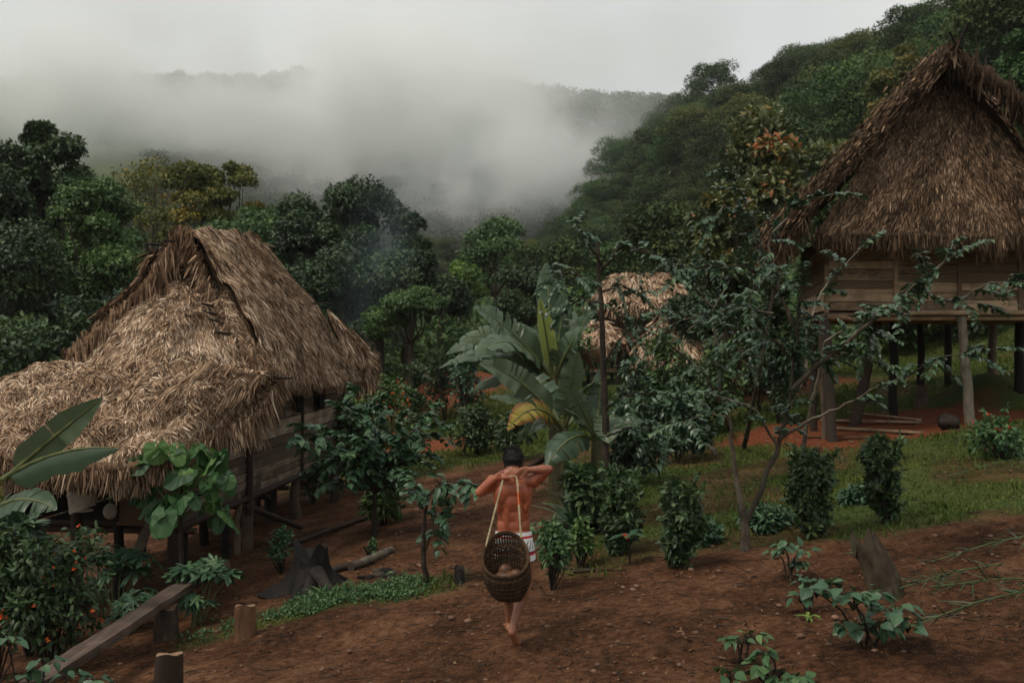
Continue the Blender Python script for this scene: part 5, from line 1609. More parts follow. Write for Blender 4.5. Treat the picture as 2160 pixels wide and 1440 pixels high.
leafy(1012, q, [(P(1545, 1352, D), .09), (P(1575, 1348, D), .09), (P(1595, 1340, D), .07)], .075, 'weed', 'small weed with pointed leaves in the right foreground', NETTLE, .7, per=12, stem='branch')
q = np.array([P(1630, 0, 6.6)[0], 6.65, g(1.75, 6.65)])
leafy(1016, q, [(P(1540, 1425, 6.6), .11), (P(1605, 1405, 6.6), .09), (P(1645, 1425, 6.6), .12), (P(1680, 1430, 6.5), .08), (P(1620, 1380, 6.6), .07)], .10, 'weed', 'nettle like weeds cut by the bottom edge right of centre', NETTLE, .8, per=11, stem='branch')
q = np.array([P(70, 0, 7.6)[0], 7.6, g(-3.7, 7.6)])
leafy(1020, q, [(P(95, 1400, 7.6), .10), (P(60, 1425, 7.6), .12), (P(150, 1425, 7.5), .11), (P(15, 1350, 7.6), .10), (P(200, 1438, 7.5), .09)], .12, 'bluish', 'leafy weeds in the very corner over the near end of the plank', NETTLE, .75, per=8, stem='branch')
# heart leaved tree against the veranda
q = gp(383, 1290); D = q[1]
cl = []
r_ = np.random.default_rng(5)
for (px, py) in ((300, 975), (330, 950), (375, 955), (415, 950), (440, 975), (465, 1010), (430, 1030), (395, 1000), (345, 1010), (310, 1030), (330, 1065), (365, 1055), (400, 1050), (450, 1060), (465, 1090), (350, 1090), (290, 1000), (460, 965)):
    cl.append((P(px, py, D + r_.normal() * .2), .10))
leafy(1030, P(380, 1080, D), cl, .23, 'heart', 'small tree with large heart shaped leaves growing before the veranda', HEART, .9, 'heart_leaf_tree', 'tree', per=4, sr=.010, tilt=.6, col=.5, trunk=([q - [0, 0, .05], P(383, 1180, D), P(381, 1080, D), P(384, 1000, D)], [.035, .028, .024, .014]))
# papaya-like leaves
def papaya(seed, px, pyb, clusters, L, label, D=None, per=5):
    q = gp(px, pyb) if D is None else np.array([P(px, 0, D)[0], D, g(P(px, 0, D)[0], D)])
    D = q[1]
    leafy(seed, q, [(P(a, c, D + dd), .10) for a, c, dd in clusters], L, 'bluish', label, PAPAYA, 1.0, 'papaya_plant', 'plant', per=per, sr=.012, tilt=.5)
papaya(1040, 250, 1310, [(225, 1170, .2), (255, 1190, 0), (290, 1200, .1), (235, 1215, -.1), (200, 1180, .2), (275, 1165, .2), (305, 1175, .1)], .24, 'cluster of hand shaped leaves between the flowering bush and the slanting brace')
papaya(1044, 285, 1330, [(285, 1262, 0), (310, 1250, .1), (258, 1275, 0), (320, 1275, 0), (250, 1300, 0)], .20, 'low hand shaped leaves just above the slanting plank')
papaya(1048, 420, 1310, [(390, 1200, 0), (430, 1188, .1), (460, 1190, .1), (375, 1215, 0), (485, 1215, .1), (450, 1205, 0)], .22, 'hand shaped leaves at the upper end of the slanting plank')
papaya(1052, 410, 1325, [(412, 1262, 0), (430, 1275, 0), (400, 1280, 0)], .17, 'small yellow green hand shaped leaves behind the darker stump')

# spiky strap leaved plants
def spiky(seed, q, L, n, mt, label, name='strap_leaf_plant', w=.03, up=.8, cat='plant', group=None):
    e = empty(name, q, label, cat, group)
    b = MB(seed); r = b.rng
    for i in range(n):
        d = rand_dirs(r, 1, up, .7)[0]; d[2] = abs(d[2])
        l = L * (.5 + .6 * r.random())
        t = np.linspace(0, 1, 7)[:, None]
        C = q + d * l * t + np.array([0, 0, -.45 * l]) * t ** 2.2 + np.array([d[0], d[1], 0]) * .2 * l * t ** 2
        S = nrm(np.cross(d, [0, 0, 1.0]) + 1e-3)
        ww = w * np.array([.5, .9, 1, .9, .7, .4, .03])[:, None] / 2
        b.grid(np.stack([C - S * ww, C, C + S * ww], 1), r.random(), np.tile([1, 0, 1], (7, 1)))
    b.build('foliage', M[mt], e)
spiky(1060, gp(680, 1262), .32, 80, 'weed', 'tuft of grassy blades growing against the charred stump', w=.016)
spiky(1061, gp(1245, 1120), .95, 46, 'glossy', 'dark strap leaved plant beneath the banana leaves, right of the man', w=.06)
spiky(1062, np.array([P(1215, 0, 12.6)[0], 12.6, g(.8, 12.6)]), 1.1, 40, 'glossy', 'dark arching strap leaves behind the shoulder of the man', w=.07)
spiky(1063, gp(1060, 945), .8, 34, 'brownleaf', 'dry brown shoots below the yellowing banana leaf', w=.05, up=1.3)
spiky(1064, gp(1280, 1010), .4, 50, 'olive', 'vine wrapped tuft around the slender brown trunk', w=.03)
# lying palm fronds and long grass at the right edge
for i, (px, py, ang, L, lb) in enumerate(((2060, 1310, .25, 1.2, 'lowest cut palm frond lying on the soil at the right edge'), (2120, 1260, -.15, 1.3, 'cut palm frond lying above the lowest one at the right edge'),
                                     (2010, 1240, .1, 1.0, 'thin dry frond stretched left of the other cut fronds'), (2090, 1180, .5, 1.2, 'sparse frond slanting over the dark soil at the right edge'),
                                     (2060, 940, .12, 1.3, 'long yellow green frond arching over the grass at the right'), (2100, 1000, .3, 1.2, 'frond slanting over the grass below the long yellow green one'))):
    q = gp(px, py); b = MB(1070 + i); r = b.rng
    d = np.array([math.cos(ang), .3 * math.sin(ang * 3 + i), math.sin(ang) * .5])
    d = nrm(d)
    C = resample([q - d * L / 2 + [0, 0, .05], q + [0, 0, .14], q + d * L / 2 + [0, 0, .16]], 40)
    b.tube(C, .006, 5, .8)
    n = 34; u = r.integers(2, 39, n)
    side = nrm(np.cross(d, [0, 0, 1.0]))
    T = side * np.where(r.random(n) < .5, 1, -1)[:, None] * .7 - d * .8 + r.normal(size=(n, 3)) * .4 + [0, 0, -.1]
    b.leaves(STRIP, C[u], T, rand_dirs(r, n, .8), .22 * (.5 + .7 * r.random(n)), .011, r.random(n) * .6)
    tag(b.build('palm_frond', M['dark']), lb, 'palm frond')
# ------------------------------------------------------------------ stumps, logs, the plank
def stump(seed, px, pyb, pyt, wpx, label, mt='stump', name='tree_stump', D=None, taper=.95):
    q = gp(px, pyb) if D is None else np.array([P(px, 0, D)[0], D, g(P(px, 0, D)[0], D)])
    D = q[1]; r0 = wpx / F * D / 2; zt = CAMZ - (pyt - 720) / F * D - r0 * .28
    e = empty(name, q, label, 'stump')
    b, s = MB(seed), MB(seed + 1)
    sd = 22
    an = np.linspace(0, 2 * math.pi, sd + 1)
    wob = 1 + .05 * np.sin(an * 3 + seed) + .03 * np.sin(an * 7 + seed)
    zs = np.linspace(q[2] - .1, zt, 9)
    wob = wob * (1 + .05 * b.rng.normal(size=sd + 1)); wob[-1] = wob[0]
    tl = b.rng.normal(size=2) * .04
    V = np.array([[[q[0] + tl[0] * k + math.cos(a) * r0 * w * (1.10 - .12 * k + .06 * (1 - k) ** 4), D + tl[1] * k + math.sin(a) * r0 * w * (1.10 - .12 * k), z + k * (.02 * math.cos(a + seed) + .012 * math.sin(3 * a))] for a, w in zip(an, wob)] for k, z in zip(np.linspace(0, 1, 9), zs)])
    b.grid(V, .5)
    b.grid(np.stack([V[-1], V[-1] * .08 + V[-1].mean(0) * .92]), .5)
    b.build('bark', M[mt], e)
    top = np.stack([V[-1] * .96 + V[-1].mean(0) * .04 + [0, 0, .003], np.repeat(V[-1].mean(0)[None] + [0, 0, .006], sd + 1, 0)])
    s.grid(top, .5)
    s.build('cut_face', M['stumptop' if mt != 'darkstump' else 'darkstump'], e)
    return zt
stump(1101, 517, 1346, 1272, 44, 'reddish cut log stump standing upright, the middle one of three')
zt1 = stump(1104, 353, 1348, 1274, 46, 'darker mossy cut stump half under the slanting plank', 'post')
stump(1107, 350, 1455, 1370, 58, 'cut stump nearest the bottom edge of the picture', 'post', D=8.35)
stump(1110, 971, 1232, 1198, 20, 'small dark stub of a stump just left of the man', 'darkstump')
stump(1113, 1384, 964, 936, 20, 'squat dark stub leaning on the grass slope', 'darkstump')

b = MB(1120)
pa, pb = P(472, 1190, 11.9), P(62, 1442, 7.7)
nb = 26; t_ = np.linspace(0, 1, nb)
dirp = nrm(pb - pa); sidep = nrm(np.cross(dirp, [0, 0, 1.0])); upp = np.cross(sidep, dirp)
warp = pa + (pb - pa) * t_[:, None] + upp * (.018 * np.sin(t_ * 4.2) + .004 * b.rng.normal(size=nb))[:, None] + sidep * (.014 * np.sin(t_ * 5 + 1))[:, None]
sec = []
for sx, sz in ((-1, 1), (-.35, 1.03), (.3, .97), (1, 1), (1, -1), (-1, -1), (-1, 1)):
    wv_ = .093 * (1 + .05 * np.interp(t_, np.linspace(0, 1, 9), b.rng.normal(size=9)))
    sec.append(warp + sidep * (sx * wv_)[:, None] + upp * (.036 * sz + .003 * b.rng.normal(size=nb) * (abs(sx) > .5))[:, None])
sec = np.array(sec); sec[-1] = sec[0]
b.grid(sec, .5, 0, 0, False)
for e_ in (0, -1):
    b.add(sec[[0, 3, 4, 5], e_], [[0, 1, 2, 3]], .5)
pl = b.build('plank', M['benchwood'], None, loc=tuple((pa + pb) / 2))
tag(pl, 'long weathered plank slanting across the lower left, resting on a stump', 'plank')
stump(1121, 75, 1500, 1462, 60, 'low block carrying the near end of the slanting plank', 'post', D=7.85)

# the charred stump with spreading roots
q = gp(655, 1240)
e = empty('charred_stump', q, 'broad blackened stump with buttress roots in the yard', 'stump')
b = MB(1130); r = b.rng
nA = 40
an = np.linspace(0, 2 * math.pi, nA + 1)
D = q[1]
R0 = .19
H = .42
rows = []
for k in np.linspace(0, 1, 14):
    flare = 1 + 1.5 * (1 - k) ** 3
    butt = 1 + (.55 * (1 - k) ** 1.5) * (np.sin(an * 4 + 1.1) * .6 + np.sin(an * 7) * .3)
    rr = R0 * flare * butt * (1 + .05 * r.random(nA + 1)); rr[-1] = rr[0]
    z = q[2] - .08 + (H + .08) * k + (.09 * np.sin(an * 2 + 2.5) + .05 * np.sin(an * 5)) * (k ** 4)
    rows.append(np.stack([q[0] + np.cos(an) * rr, D + np.sin(an) * rr * .9, z], -1))
V = np.array(rows)
b.grid(V, .4)
cen = V[-1].mean(0) - [0, 0, .12]
b.grid(np.stack([V[-1], V[-1] * .6 + cen * .4, np.repeat(cen[None], nA + 1, 0)]), .2)
b.build('trunk', M['darkstump'], e)
for i, (tx, ty) in enumerate(((578, 1252), (735, 1222), (720, 1262), (610, 1270))):
    b = MB(1132 + i)
    t_ = gp(tx, ty)
    b.tube([q + (t_ - q) * .2 + [0, 0, .20], q + (t_ - q) * .55 + [0, 0, .07], t_ + [0, 0, -.02]], [.09, .06, .02], 8, .5, 0, .3)
    b.build('root', M['darkstump'], e)

def log(seed, a, c, r0, label, mt='post', r1=None, name='log', mid=0.0, cat='log'):
    A_, B_ = np.asarray(a, float), np.asarray(c, float)
    b = MB(seed)
    t = np.linspace(0, 1, 12)[:, None]
    C = A_ * (1 - t) + B_ * t + np.array([0, 0, mid]) * np.sin(t * math.pi) + b.rng.normal(size=(12, 3)) * r0 * .08
    C[:, 2] = np.maximum(C[:, 2], G(C[:, 0], C[:, 1]) + r0 * .6)
    b.tube(C, np.linspace(r0, r1 or r0, 12), 9, .5, 0, .15)
    o = b.build(name, M[mt]); tag(o, label, cat)
up = np.array([0, 0, .04])
log(1150, gp(738, 1203) + up, gp(826, 1168) + up, .055, 'thick peeled log lying by the charred stump', 'palebark')
log(1151, gp(700, 1210) + up, gp(772, 1190) + up, .045, 'shorter dark ended log lying left of the peeled one', 'post')
log(1152, gp(600, 1158) + up, gp(852, 1070) + up, .040, 'very long thin pole lying across the yard behind the charred stump', 'post', .032, 'pole', cat='pole')
log(1153, gp(755, 1222) + up * .5, gp(872, 1218) + up * .5, .022, 'thin burnt stick in front of the two cut logs', 'darkstump', .012)
log(1154, gp(1250, 1205) + up * .3, gp(1210, 1208) + up * .3, .015, 'short stick on the soil right of the man', 'post')
log(1155, gp(1090, 1008) + [0, 0, .05], P(1165, 958, 15.5), .045, 'dark slanting pole between the head of the man and the banana leaves', 'darkpost')
log(1156, gp(1150, 1200) + up * .3, gp(1320, 1208) + up * .3, .014, 'long thin branch lying at the border of soil and grass right of the man', 'branch', .008)
b = MB(1160); r = b.rng
for (px, py, s_) in ((815, 1212, .09), (830, 1214, .07), (800, 1218, .08), (850, 1222, .06), (780, 1222, .06), (795, 1208, .06), (870, 1222, .04)):
    q = gp(px, py); b.ball(q + [0, 0, s_ * .3], (s_, s_ * .8, s_ * .5), 9, 6, r.random(), 0, .5)
tag(b.build('charcoal', M['darkstump']), 'blackened remains of a small fire beside the cut logs', 'ash')
# board upright on the grass
b = MB(1165); qa, qb = gp(1492, 940), gp(1512, 965)
b.beam(qa + [0, 0, .12], qb + [0, 0, .02], .10, .03, (0, -.5, 1), .6)
tag(b.build('loose_board', M['post']), 'pale short board lying on the grass slope', 'board')
b = MB(1166); q = gp(1478, 955); b.ball(q + [0, 0, .08], (.07, .06, .12), 9, 7, .5, 0, .4)
tag(b.build('tree_stump', M['darkstump']), 'dark knobbly stub beside the short board on the grass', 'stump')
b = MB(1167); qa = gp(2055, 885); b.ball(qa + [0, 0, .1], (.2, .15, .15), 10, 7, .4, 0, .3)

# broken leaning stump at the right
q = gp(1870, 1258); D = q[1]
e = empty('broken_stump', q, 'broken jagged stump leaning left on the bare soil at the right', 'stump')
b = MB(1170); r = b.rng
top = P(1818, 1140, D - .0)
n = 15; an = np.linspace(0, 2 * math.pi, 25)
rows = []
for k in np.linspace(0, 1, n):
    c = (q + [0, 0, -.1]) * (1 - k) + top * k + np.array([.05 * math.sin(k * 3), 0, 0])
    rr = .118 * (1.35 - .5 * k) * (1 + .10 * np.sin(an * 4 + k * 2) + .07 * np.sin(an * 7 + k * 4))
    jag = (k ** 6) * (.07 * np.sin(an * 3) + .06 * np.sin(an * 8 + 1))
    rows.append(np.stack([c[0] + np.cos(an) * rr, c[1] + np.sin(an) * rr * .8, c[2] + .25 * np.cos(an) * rr + jag], -1))
V = np.array(rows); b.grid(V, .5)
cen = V[-1].mean(0) - [0, 0, .06]
b.grid(np.stack([V[-1], np.repeat(cen[None], 25, 0)]), .2)
b.build('trunk', M['barkstump'] if 'barkstump' in M else wood_mat('mossy_stump', (.040, .028, .018), (.155, .115, .075), (12, 12, 3), moss=(.06, .065, .03)), e)
for i, (tx, ty) in enumerate(((1880, 1275), (1900, 1245), (1845, 1262))):
    b = MB(1172 + i); t_ = gp(tx, ty)
    b.tube([q + [0, 0, .12], (q + t_) / 2 + [0, 0, .08], t_ + [0, 0, -.02]], [.06, .04, .015], 7, .6, 0, .3)
    b.build('root', M['branch'], e)

# ------------------------------------------------------------------ the man
def lerp(a, b_, t): return np.asarray(a, float) * (1 - t) + np.asarray(b_, float) * t
MD = 8.05
GZ = g(0.0, MD)
def L3(x, y, z): return np.array([x, MD + y, GZ + z])
class Flesh:
    def __init__(s): s.b = MB(7)
    def cap(s, a, c, ra, rb, sq=None, k=10):
        """tapered limb piece with round ends"""
        a, c = np.asarray(a, float), np.asarray(c, float)
        t = np.linspace(0, 1, k)
        pts = a + (c - a) * t[:, None]
        rad = ra + (rb - ra) * t
        d = nrm(c - a)
        e0 = [a - d * ra * q for q in (1.0, .87, .5)]; r0 = [ra * .02, ra * .5, ra * .87]
        e1 = [c + d * rb * q for q in (.5, .87, 1.0)]; r1 = [rb * .87, rb * .5, rb * .02]
        s.b.tube(np.vstack([e0, pts, e1]), np.concatenate([r0, rad, r1]), 16, .5, 0, 0, False)
    def ell(s, c, r, rot=None):
        th = np.linspace(0, math.pi, 15); ph = np.linspace(0, 2 * math.pi, 25)
        V = np.stack([np.sin(th)[:, None] * np.cos(ph)[None] * r[0], np.sin(th)[:, None] * np.sin(ph)[None] * r[1], np.cos(th)[:, None] * np.ones(25)[None] * r[2]], -1)
        if rot is not None: V = V @ np.asarray(rot).T
        s.b.grid(V + np.asarray(c, float))
def rotY(a):
    c, s_ = math.cos(a), math.sin(a); return np.array([[c, 0, s_], [0, 1, 0], [-s_, 0, c]])
def rotX(a):
    c, s_ = math.cos(a), math.sin(a); return np.array([[1, 0, 0], [0, c, -s_], [0, s_, c]])

def remeshed(fl, name, mats, voxel, parent, smooth=6, fac=.5):
    o = fl.b.build('tmp', mats)
    md = o.modifiers.new('r', 'REMESH'); md.mode = 'VOXEL'; md.voxel_size = voxel; md.use_smooth_shade = True
    ms = o.modifiers.new('s', 'SMOOTH'); ms.factor = fac; ms.iterations = smooth
    dg = bpy.context.evaluated_depsgraph_get(); dg.update()
    me = bpy.data.meshes.new_from_object(o.evaluated_get(dg))
    me.name = name
    me.transform(__import__('mathutils').Matrix.Translation(-parent.location))
    bpy.data.objects.remove(o)
    me.materials.clear()
    for m in mats: me.materials.append(m)
    for p in me.polygons: p.use_smooth = True
    ob = bpy.data.objects.new(name, me); COL.objects.link(ob); ob.parent = parent
    return ob

def man():
    e = empty('person', L3(0, .2, 0), 'bare backed man in white and red shorts walking away, hands behind his neck', 'person')
    f = Flesh()
    # torso: from pelvis to shoulders (x right, y away from the camera)
    f.ell(L3(.012, .12, .87), (.150, .105, .125))
    f.ell(L3(.012, .12, .97), (.138, .092, .11))
    f.ell(L3(.010, .115, 1.06), (.132, .088, .12))
    f.ell(L3(.008, .11, 1.17), (.148, .098, .13))
    f.ell(L3(.004, .11, 1.265), (.160, .098, .105))
    f.ell(L3(-.075, .105, 1.325), (.10, .078, .060))
    f.ell(L3(.080, .105, 1.330), (.10, .078, .062))
    # shoulder blades and the muscle beside the spine
    f.ell(L3(-.082, .036, 1.235), (.058, .030, .082), rotY(.30))
    f.ell(L3(.088, .036, 1.245), (.058, .030, .082), rotY(-.35))
    f.ell(L3(-.038, .044, 1.09), (.030, .020, .15)); f.ell(L3(.058, .044, 1.09), (.030, .020, .15))
    f.ell(L3(-.115, .075, 1.17), (.032, .055, .115), rotY(-.15)); f.ell(L3(.128, .075, 1.18), (.032, .055, .115), rotY(.2))
    # trapezius and neck
    f.cap(L3(.002, .09, 1.33), L3(.004, .105, 1.41), .075, .058)
    f.cap(L3(-.10, .08, 1.345), L3(-.02, .09, 1.40), .042, .050); f.cap(L3(.11, .08, 1.355), L3(.03, .09, 1.405), .042, .050)
    f.cap(L3(.004, .10, 1.40), L3(.008, .14, 1.46), .054, .056)
    # head bowed a little forward
    hc = L3(.008, .165, 1.490)
    f.ell(hc, (.076, .092, .098), rotX(-.15))
    f.ell(hc + [0, .055, -.065], (.055, .060, .055))          # jaw
    f.ell(hc + [0, .102, -.010], (.012, .020, .022)); f.ell(hc + [0, .095, .022], (.045, .018, .012))
    f.ell(hc + [0, .098, -.048], (.022, .012, .010))
    for s_ in (-1, 1):
        f.ell(hc + [s_ * .077, -.002, -.022], (.009, .020, .032), rotY(s_ * .2))     # ears
    # left arm: elbow low and out, forearm up to the nape
    shL, elL, wrL = L3(-.160, .10, 1.325), L3(-.262, .075, 1.245), L3(-.125, .03, 1.372)
    f.ell(shL, (.058, .058, .060)); f.cap(shL, lerp(shL, elL, .55), .052, .048); f.cap(lerp(shL, elL, .45), elL, .050, .040)
    f.ell(lerp(shL, elL, .5) + [0, -.005, -.012], (.060, .046, .044))
    f.cap(elL, lerp(elL, wrL, .35), .038, .040); f.cap(lerp(elL, wrL, .35), wrL, .040, .024)
    # right arm: elbow raised to ear height
    shR, elR, wrR = L3(.168, .10, 1.335), L3(.300, .08, 1.432), L3(.122, .045, 1.432)
    f.ell(shR, (.060, .058, .064)); f.cap(shR, elR, .054, .036)
    f.ell(lerp(shR, elR, .45) + [.0, 0, -.008], (.062, .044, .050), rotY(-.6))
    f.cap(elR, lerp(elR, wrR, .35), .036, .038); f.cap(lerp(elR, wrR, .35), wrR, .037, .023)
    f.ell(elR + [.012, 0, .0], (.026, .028, .026))
    # legs
    hpL, knL, anL = L3(-.070, .13, .84), L3(-.040, .30, .48), L3(-.022, .40, .09)
    f.cap(hpL, lerp(hpL, knL, .5), .085, .070); f.cap(lerp(hpL, knL, .5), knL, .070, .050)
    f.cap(knL, lerp(knL, anL, .3), .048, .053); f.ell(lerp(knL, anL, .27) + [0, -.018, 0], (.048, .046, .10)); f.cap(lerp(knL, anL, .3), anL, .050, .030)
    f.cap(anL, anL + [0, -.03, -.045], .032, .030); f.cap(anL + [0, 0, -.035], anL + [-.015, .14, -.060], .036, .030); f.cap(anL + [-.01, .10, -.062], anL + [-.02, .19, -.068], .034, .020)
    hpR, knR, anR = L3(.088, .12, .84), L3(.118, .16, .49), L3(.004, .01, .165)
    f.cap(hpR, lerp(hpR, knR, .5), .086, .072); f.cap(lerp(hpR, knR, .5), knR, .072, .052)
    f.cap(knR, lerp(knR, anR, .3), .050, .052); f.ell(lerp(knR, anR, .30) + [0, -.018, .01], (.048, .046, .10), rotY(.35)); f.cap(lerp(knR, anR, .3), anR, .050, .029)
    # right foot: heel up, sole towards us, toes on the ground
    heel = L3(-.002, -.035, .135); ball = L3(.035, .045, .030); toe = L3(.062, .085, .014)
    f.cap(anR, heel, .031, .031); f.ell(heel, (.030, .028, .032)); f.cap(heel, ball, .029, .034); f.cap(anR + [0, .02, -.02], ball, .030, .026)
    f.ell(ball, (.044, .028, .024))
    for k in range(5):
        o_ = np.array([-.028 + .014 * k, 0.004 * k, -.004])
        f.cap(ball + o_ + [.005, .012, 0], toe + o_ * 1.0 + [-.004, .010 - .003 * abs(k - 3), -.004], .0105 + (.003 if k == 0 else 0), .0085)
    for k in range(5):
        f.cap(anL + [-.045 + .013 * k, .18, -.070], anL + [-.05 + .014 * k, .215, -.076], .010, .008)
    # hands gripping the strap at the nape
    def hand(wr, kn, fingers, thumb, rp=.018):
        c = lerp(wr, kn, .5)
        across = nrm(np.cross(kn - wr, [0, -1.0, 0]))
        for u in (-.027, -.009, .009, .027):
            f.cap(wr + across * u * .55, kn + across * u, .0155, .0125)
        for i, pts in enumerate(fingers):
            for a_, b_ in zip(pts[:-1], pts[1:]): f.cap(a_, b_, .0095 if i < 3 else .0085, .0085 if i < 3 else .0075)
        for a_, b_ in zip(thumb[:-1], thumb[1:]): f.cap(a_, b_, .0115, .0095)
    # left hand: four knuckles in a row across the nape, fingers curled over the strap
    knL_ = L3(-.060, .000, 1.400)
    fg = []
    for i in range(4):
        k = L3(-.083 + .021 * i, -.004 - .002 * i, 1.397 + .004 * i - .002 * i * i)
        fg.append([k, k + [.004, -.022, -.006], k + [.005, -.030, -.022], k + [.004, -.018, -.034]])
    hand(wrL, L3(-.066, .004, 1.400), fg, [L3(-.09, .01, 1.375), L3(-.066, -.018, 1.365), L3(-.045, -.024, 1.360)])
    # right hand: lying over the nape, fingers pointing down left
    fg = []
    for i in range(4):
        k = L3(.074 - .004 * i, -.008 - .004 * (i % 2), 1.442 - .017 * i)
        fg.append([k, k + [-.020, -.012, -.004], k + [-.037, -.012, -.013], k + [-.046, .0, -.022]])
    hand(wrR, L3(.078, .004, 1.420), fg, [L3(.095, .01, 1.392), L3(.072, -.012, 1.372), L3(.050, -.014, 1.362)])
    m, nt, bs = new_mat('skin')
    n1 = noise_tex(nt, 5, 4, .55); n2 = noise_tex(nt, 45, 3, .6)
    tcn = nt.nodes.new('ShaderNodeTexCoord'); sp = nt.nodes.new('ShaderNodeSeparateXYZ'); nt.links.new(tcn.outputs['Object'], sp.inputs[0])
    # sunburnt trunk, paler limbs
    hz = math_n(nt, 'SUBTRACT', sp.outputs[2], 0.86)
    low = math_n(nt, 'SUBTRACT', 1.0, math_n(nt, 'MULTIPLY', hz, 12.0, True), True)
    hi = math_n(nt, 'MULTIPLY', math_n(nt, 'SUBTRACT', sp.outputs[2], 1.36), 14.0, True)
    tor = ramp(nt, n1, [(.3, (.20, .044, .018)), (.5, (.30, .078, .033)), (.72, (.42, .135, .064))])
    lim = ramp(nt, n1, [(.3, (.185, .076, .040)), (.7, (.33, .155, .088))])
    c = mixc(nt, math_n(nt, 'MAXIMUM', low, math_n(nt, 'MULTIPLY', hi, .55)), tor, lim)
    foot = math_n(nt, 'SUBTRACT', 1.0, math_n(nt, 'MULTIPLY', math_n(nt, 'SUBTRACT', sp.outputs[2], 0.13), 14.0, True), True)
    c = mixc(nt, math_n(nt, 'MULTIPLY', foot, .8), c, (.30, .110, .055))
    nt.links.new(c, bs.inputs['Base Color'])
    bs.inputs['Roughness'].default_value = .42
    bs.inputs['Specular IOR Level'].default_value = .45
    bs.inputs['Subsurface Weight'].default_value = .08
    bs.inputs['Subsurface Radius'].default_value = (.02, .008, .004)
    bump(nt, bs, n2, .002, .4)
    remeshed(f, 'body', [m], .0055, e, 9, .5)
    # hair: a close cap faded towards the nape
    b = MB(1200); r = b.rng
    th = np.linspace(0, math.pi, 22); ph = np.linspace(0, 2 * math.pi, 37)
    def hr(d):   # scalp radius point in direction d
        v = d * np.array([.080, .097, .103]); return v @ rotX(-.15).T
    rows = []
    for t in th:
        row = []
        for p_ in ph:
            d = np.array([math.sin(t) * math.cos(p_), math.sin(t) * math.sin(p_), math.cos(t)])
            lim_ = -.10 if d[1] < .2 else .25
            if d[2] < lim_:
                d[2] = lim_; d = nrm(d); row.append(hc + hr(d) * .955)
            else: row.append(hc + hr(d) * (1.02 + .02 * r.random() + .03 * max(0, d[2])))
        row[-1] = row[0]; rows.append(row)
    b.grid(np.array(rows), .1)
    n = 5200
    d = rand_dirs(r, n, .2); keep = (d[:, 2] > -.62 + .5 * (r.random(n) ** 2)) & ((d[:, 1] < .35) | (d[:, 2] > .3)); d = d[keep]
    p = hc + (d * np.array([.080, .097, .103])) @ rotX(-.15).T
    b.leaves(STRIP, p * 1.0 - d * .004, d + [0, 0, -.5] + r.normal(size=d.shape) * .25, rand_dirs(r, len(d)), np.interp(d[:, 2], [-.6, 0, 1], [.007, .014, .030]) * (.6 + .8 * r.random(len(d))), .0026, r.random(len(d)))
    mh = plain_mat('black_hair', (.006, .005, .005), (.016, .013, .011), 60, .6, 0, .35)
    b.build('hair', mh, e)
    # eyes, hidden from here but there
    b = MB(1201)
    for s_ in (-1, 1): b.ball(hc + [s_ * .03, .082, .004], .0115, 10, 7)
    b.build('eyes', plain_mat('eye', (.5, .5, .48), (.6, .6, .58), 20, .2), e)
    # shorts
    b = MB(1202)
    nu = 49
    an = np.linspace(0, 2 * math.pi, nu)
    def ring(z, cx, cy, rx, ry, wv=0.0, ph_=0.0):
        return np.stack([cx + np.cos(an) * rx * (1 + wv * np.sin(an * 7 + ph_)), cy + np.sin(an) * ry * (1 + wv * np.sin(an * 7 + ph_)), np.full(nu, z)], -1)
    R = []
    zz = np.linspace(.925, .785, 9)
    for k, z in enumerate(zz):
        t = k / 8
        R.append(ring(0, .012 + .003 * t, .122, .146 + .024 * t, .108 + .012 * t, .006 * t) + L3(0, 0, z) - [0, 0, 0])
    V = np.array(R)
    # v coordinate along the height for the stripes
    tv = np.repeat(np.linspace(0, .62, 9)[:, None], nu, 1)
    b.grid(V, tv, np.tile(an / 6.283, (9, 1)))
    for s_, hp, kn in ((-1, hpL, knL), (1, hpR, knR)):
        c0 = L3(.012 + s_ * .083, .122, .80)
        c1 = lerp(hp, kn, .42); c1 = np.array([c1[0] + s_ * .004, c1[1], L3(0, 0, .688)[2]])
        R = []
        for k in range(7):
            t = k / 6
            c = lerp(c0, c1, t)
            R.append(np.stack([c[0] + np.cos(an) * (.088 + .002 * t) * (1 + .03 * t * np.sin(an * 6)), c[1] + np.sin(an) * (.112 - .006 * t) * (1 + .03 * t * np.sin(an * 5)), np.full(nu, c[2]) + (1 - t) * .02], -1))
        b.grid(np.array(R), np.repeat(np.linspace(.52, 1, 7)[:, None], nu, 1), np.tile(an / 6.283, (7, 1)))
        b.grid(np.array([R[-1], R[-1] * .985 + np.array([c1[0], c1[1], c1[2]]) * .015 + [0, 0, .03]]), 1.0, .9)
    m, nt, bs = new_mat('printed_shorts')
    v = attr(nt, 'rnd'); u = attr(nt, 'ax')
    st = nt.nodes.new('ShaderNodeValToRGB'); st.color_ramp.interpolation = 'CONSTANT'
    el = st.color_ramp.elements
    W_, R_, N_ = (.80, .78, .76, 1), (.52, .012, .018, 1), (.03, .025, .06, 1)
    el[0].position = 0; el[0].color = W_
    el[1].position = .14; el[1].color = R_
    for p_, c_ in ((.22, W_), (.70, N_), (.735, R_), (.82, W_)):
        q_ = el.new(p_); q_.color = c_
    nt.links.new(v, st.inputs[0])
    # looping dark script between the stripes
    nt_n = noise_tex(nt, 9, 2, .5)
    wv = math_n(nt, 'SINE', math_n(nt, 'ADD', math_n(nt, 'MULTIPLY', u, 150.0), math_n(nt, 'ADD', math_n(nt, 'MULTIPLY', v, 24.0), math_n(nt, 'MULTIPLY', nt_n, 10.0))), 0)
    band = math_n(nt, 'MULTIPLY', math_n(nt, 'GREATER_THAN', v, .32), math_n(nt, 'LESS_THAN', v, .64))
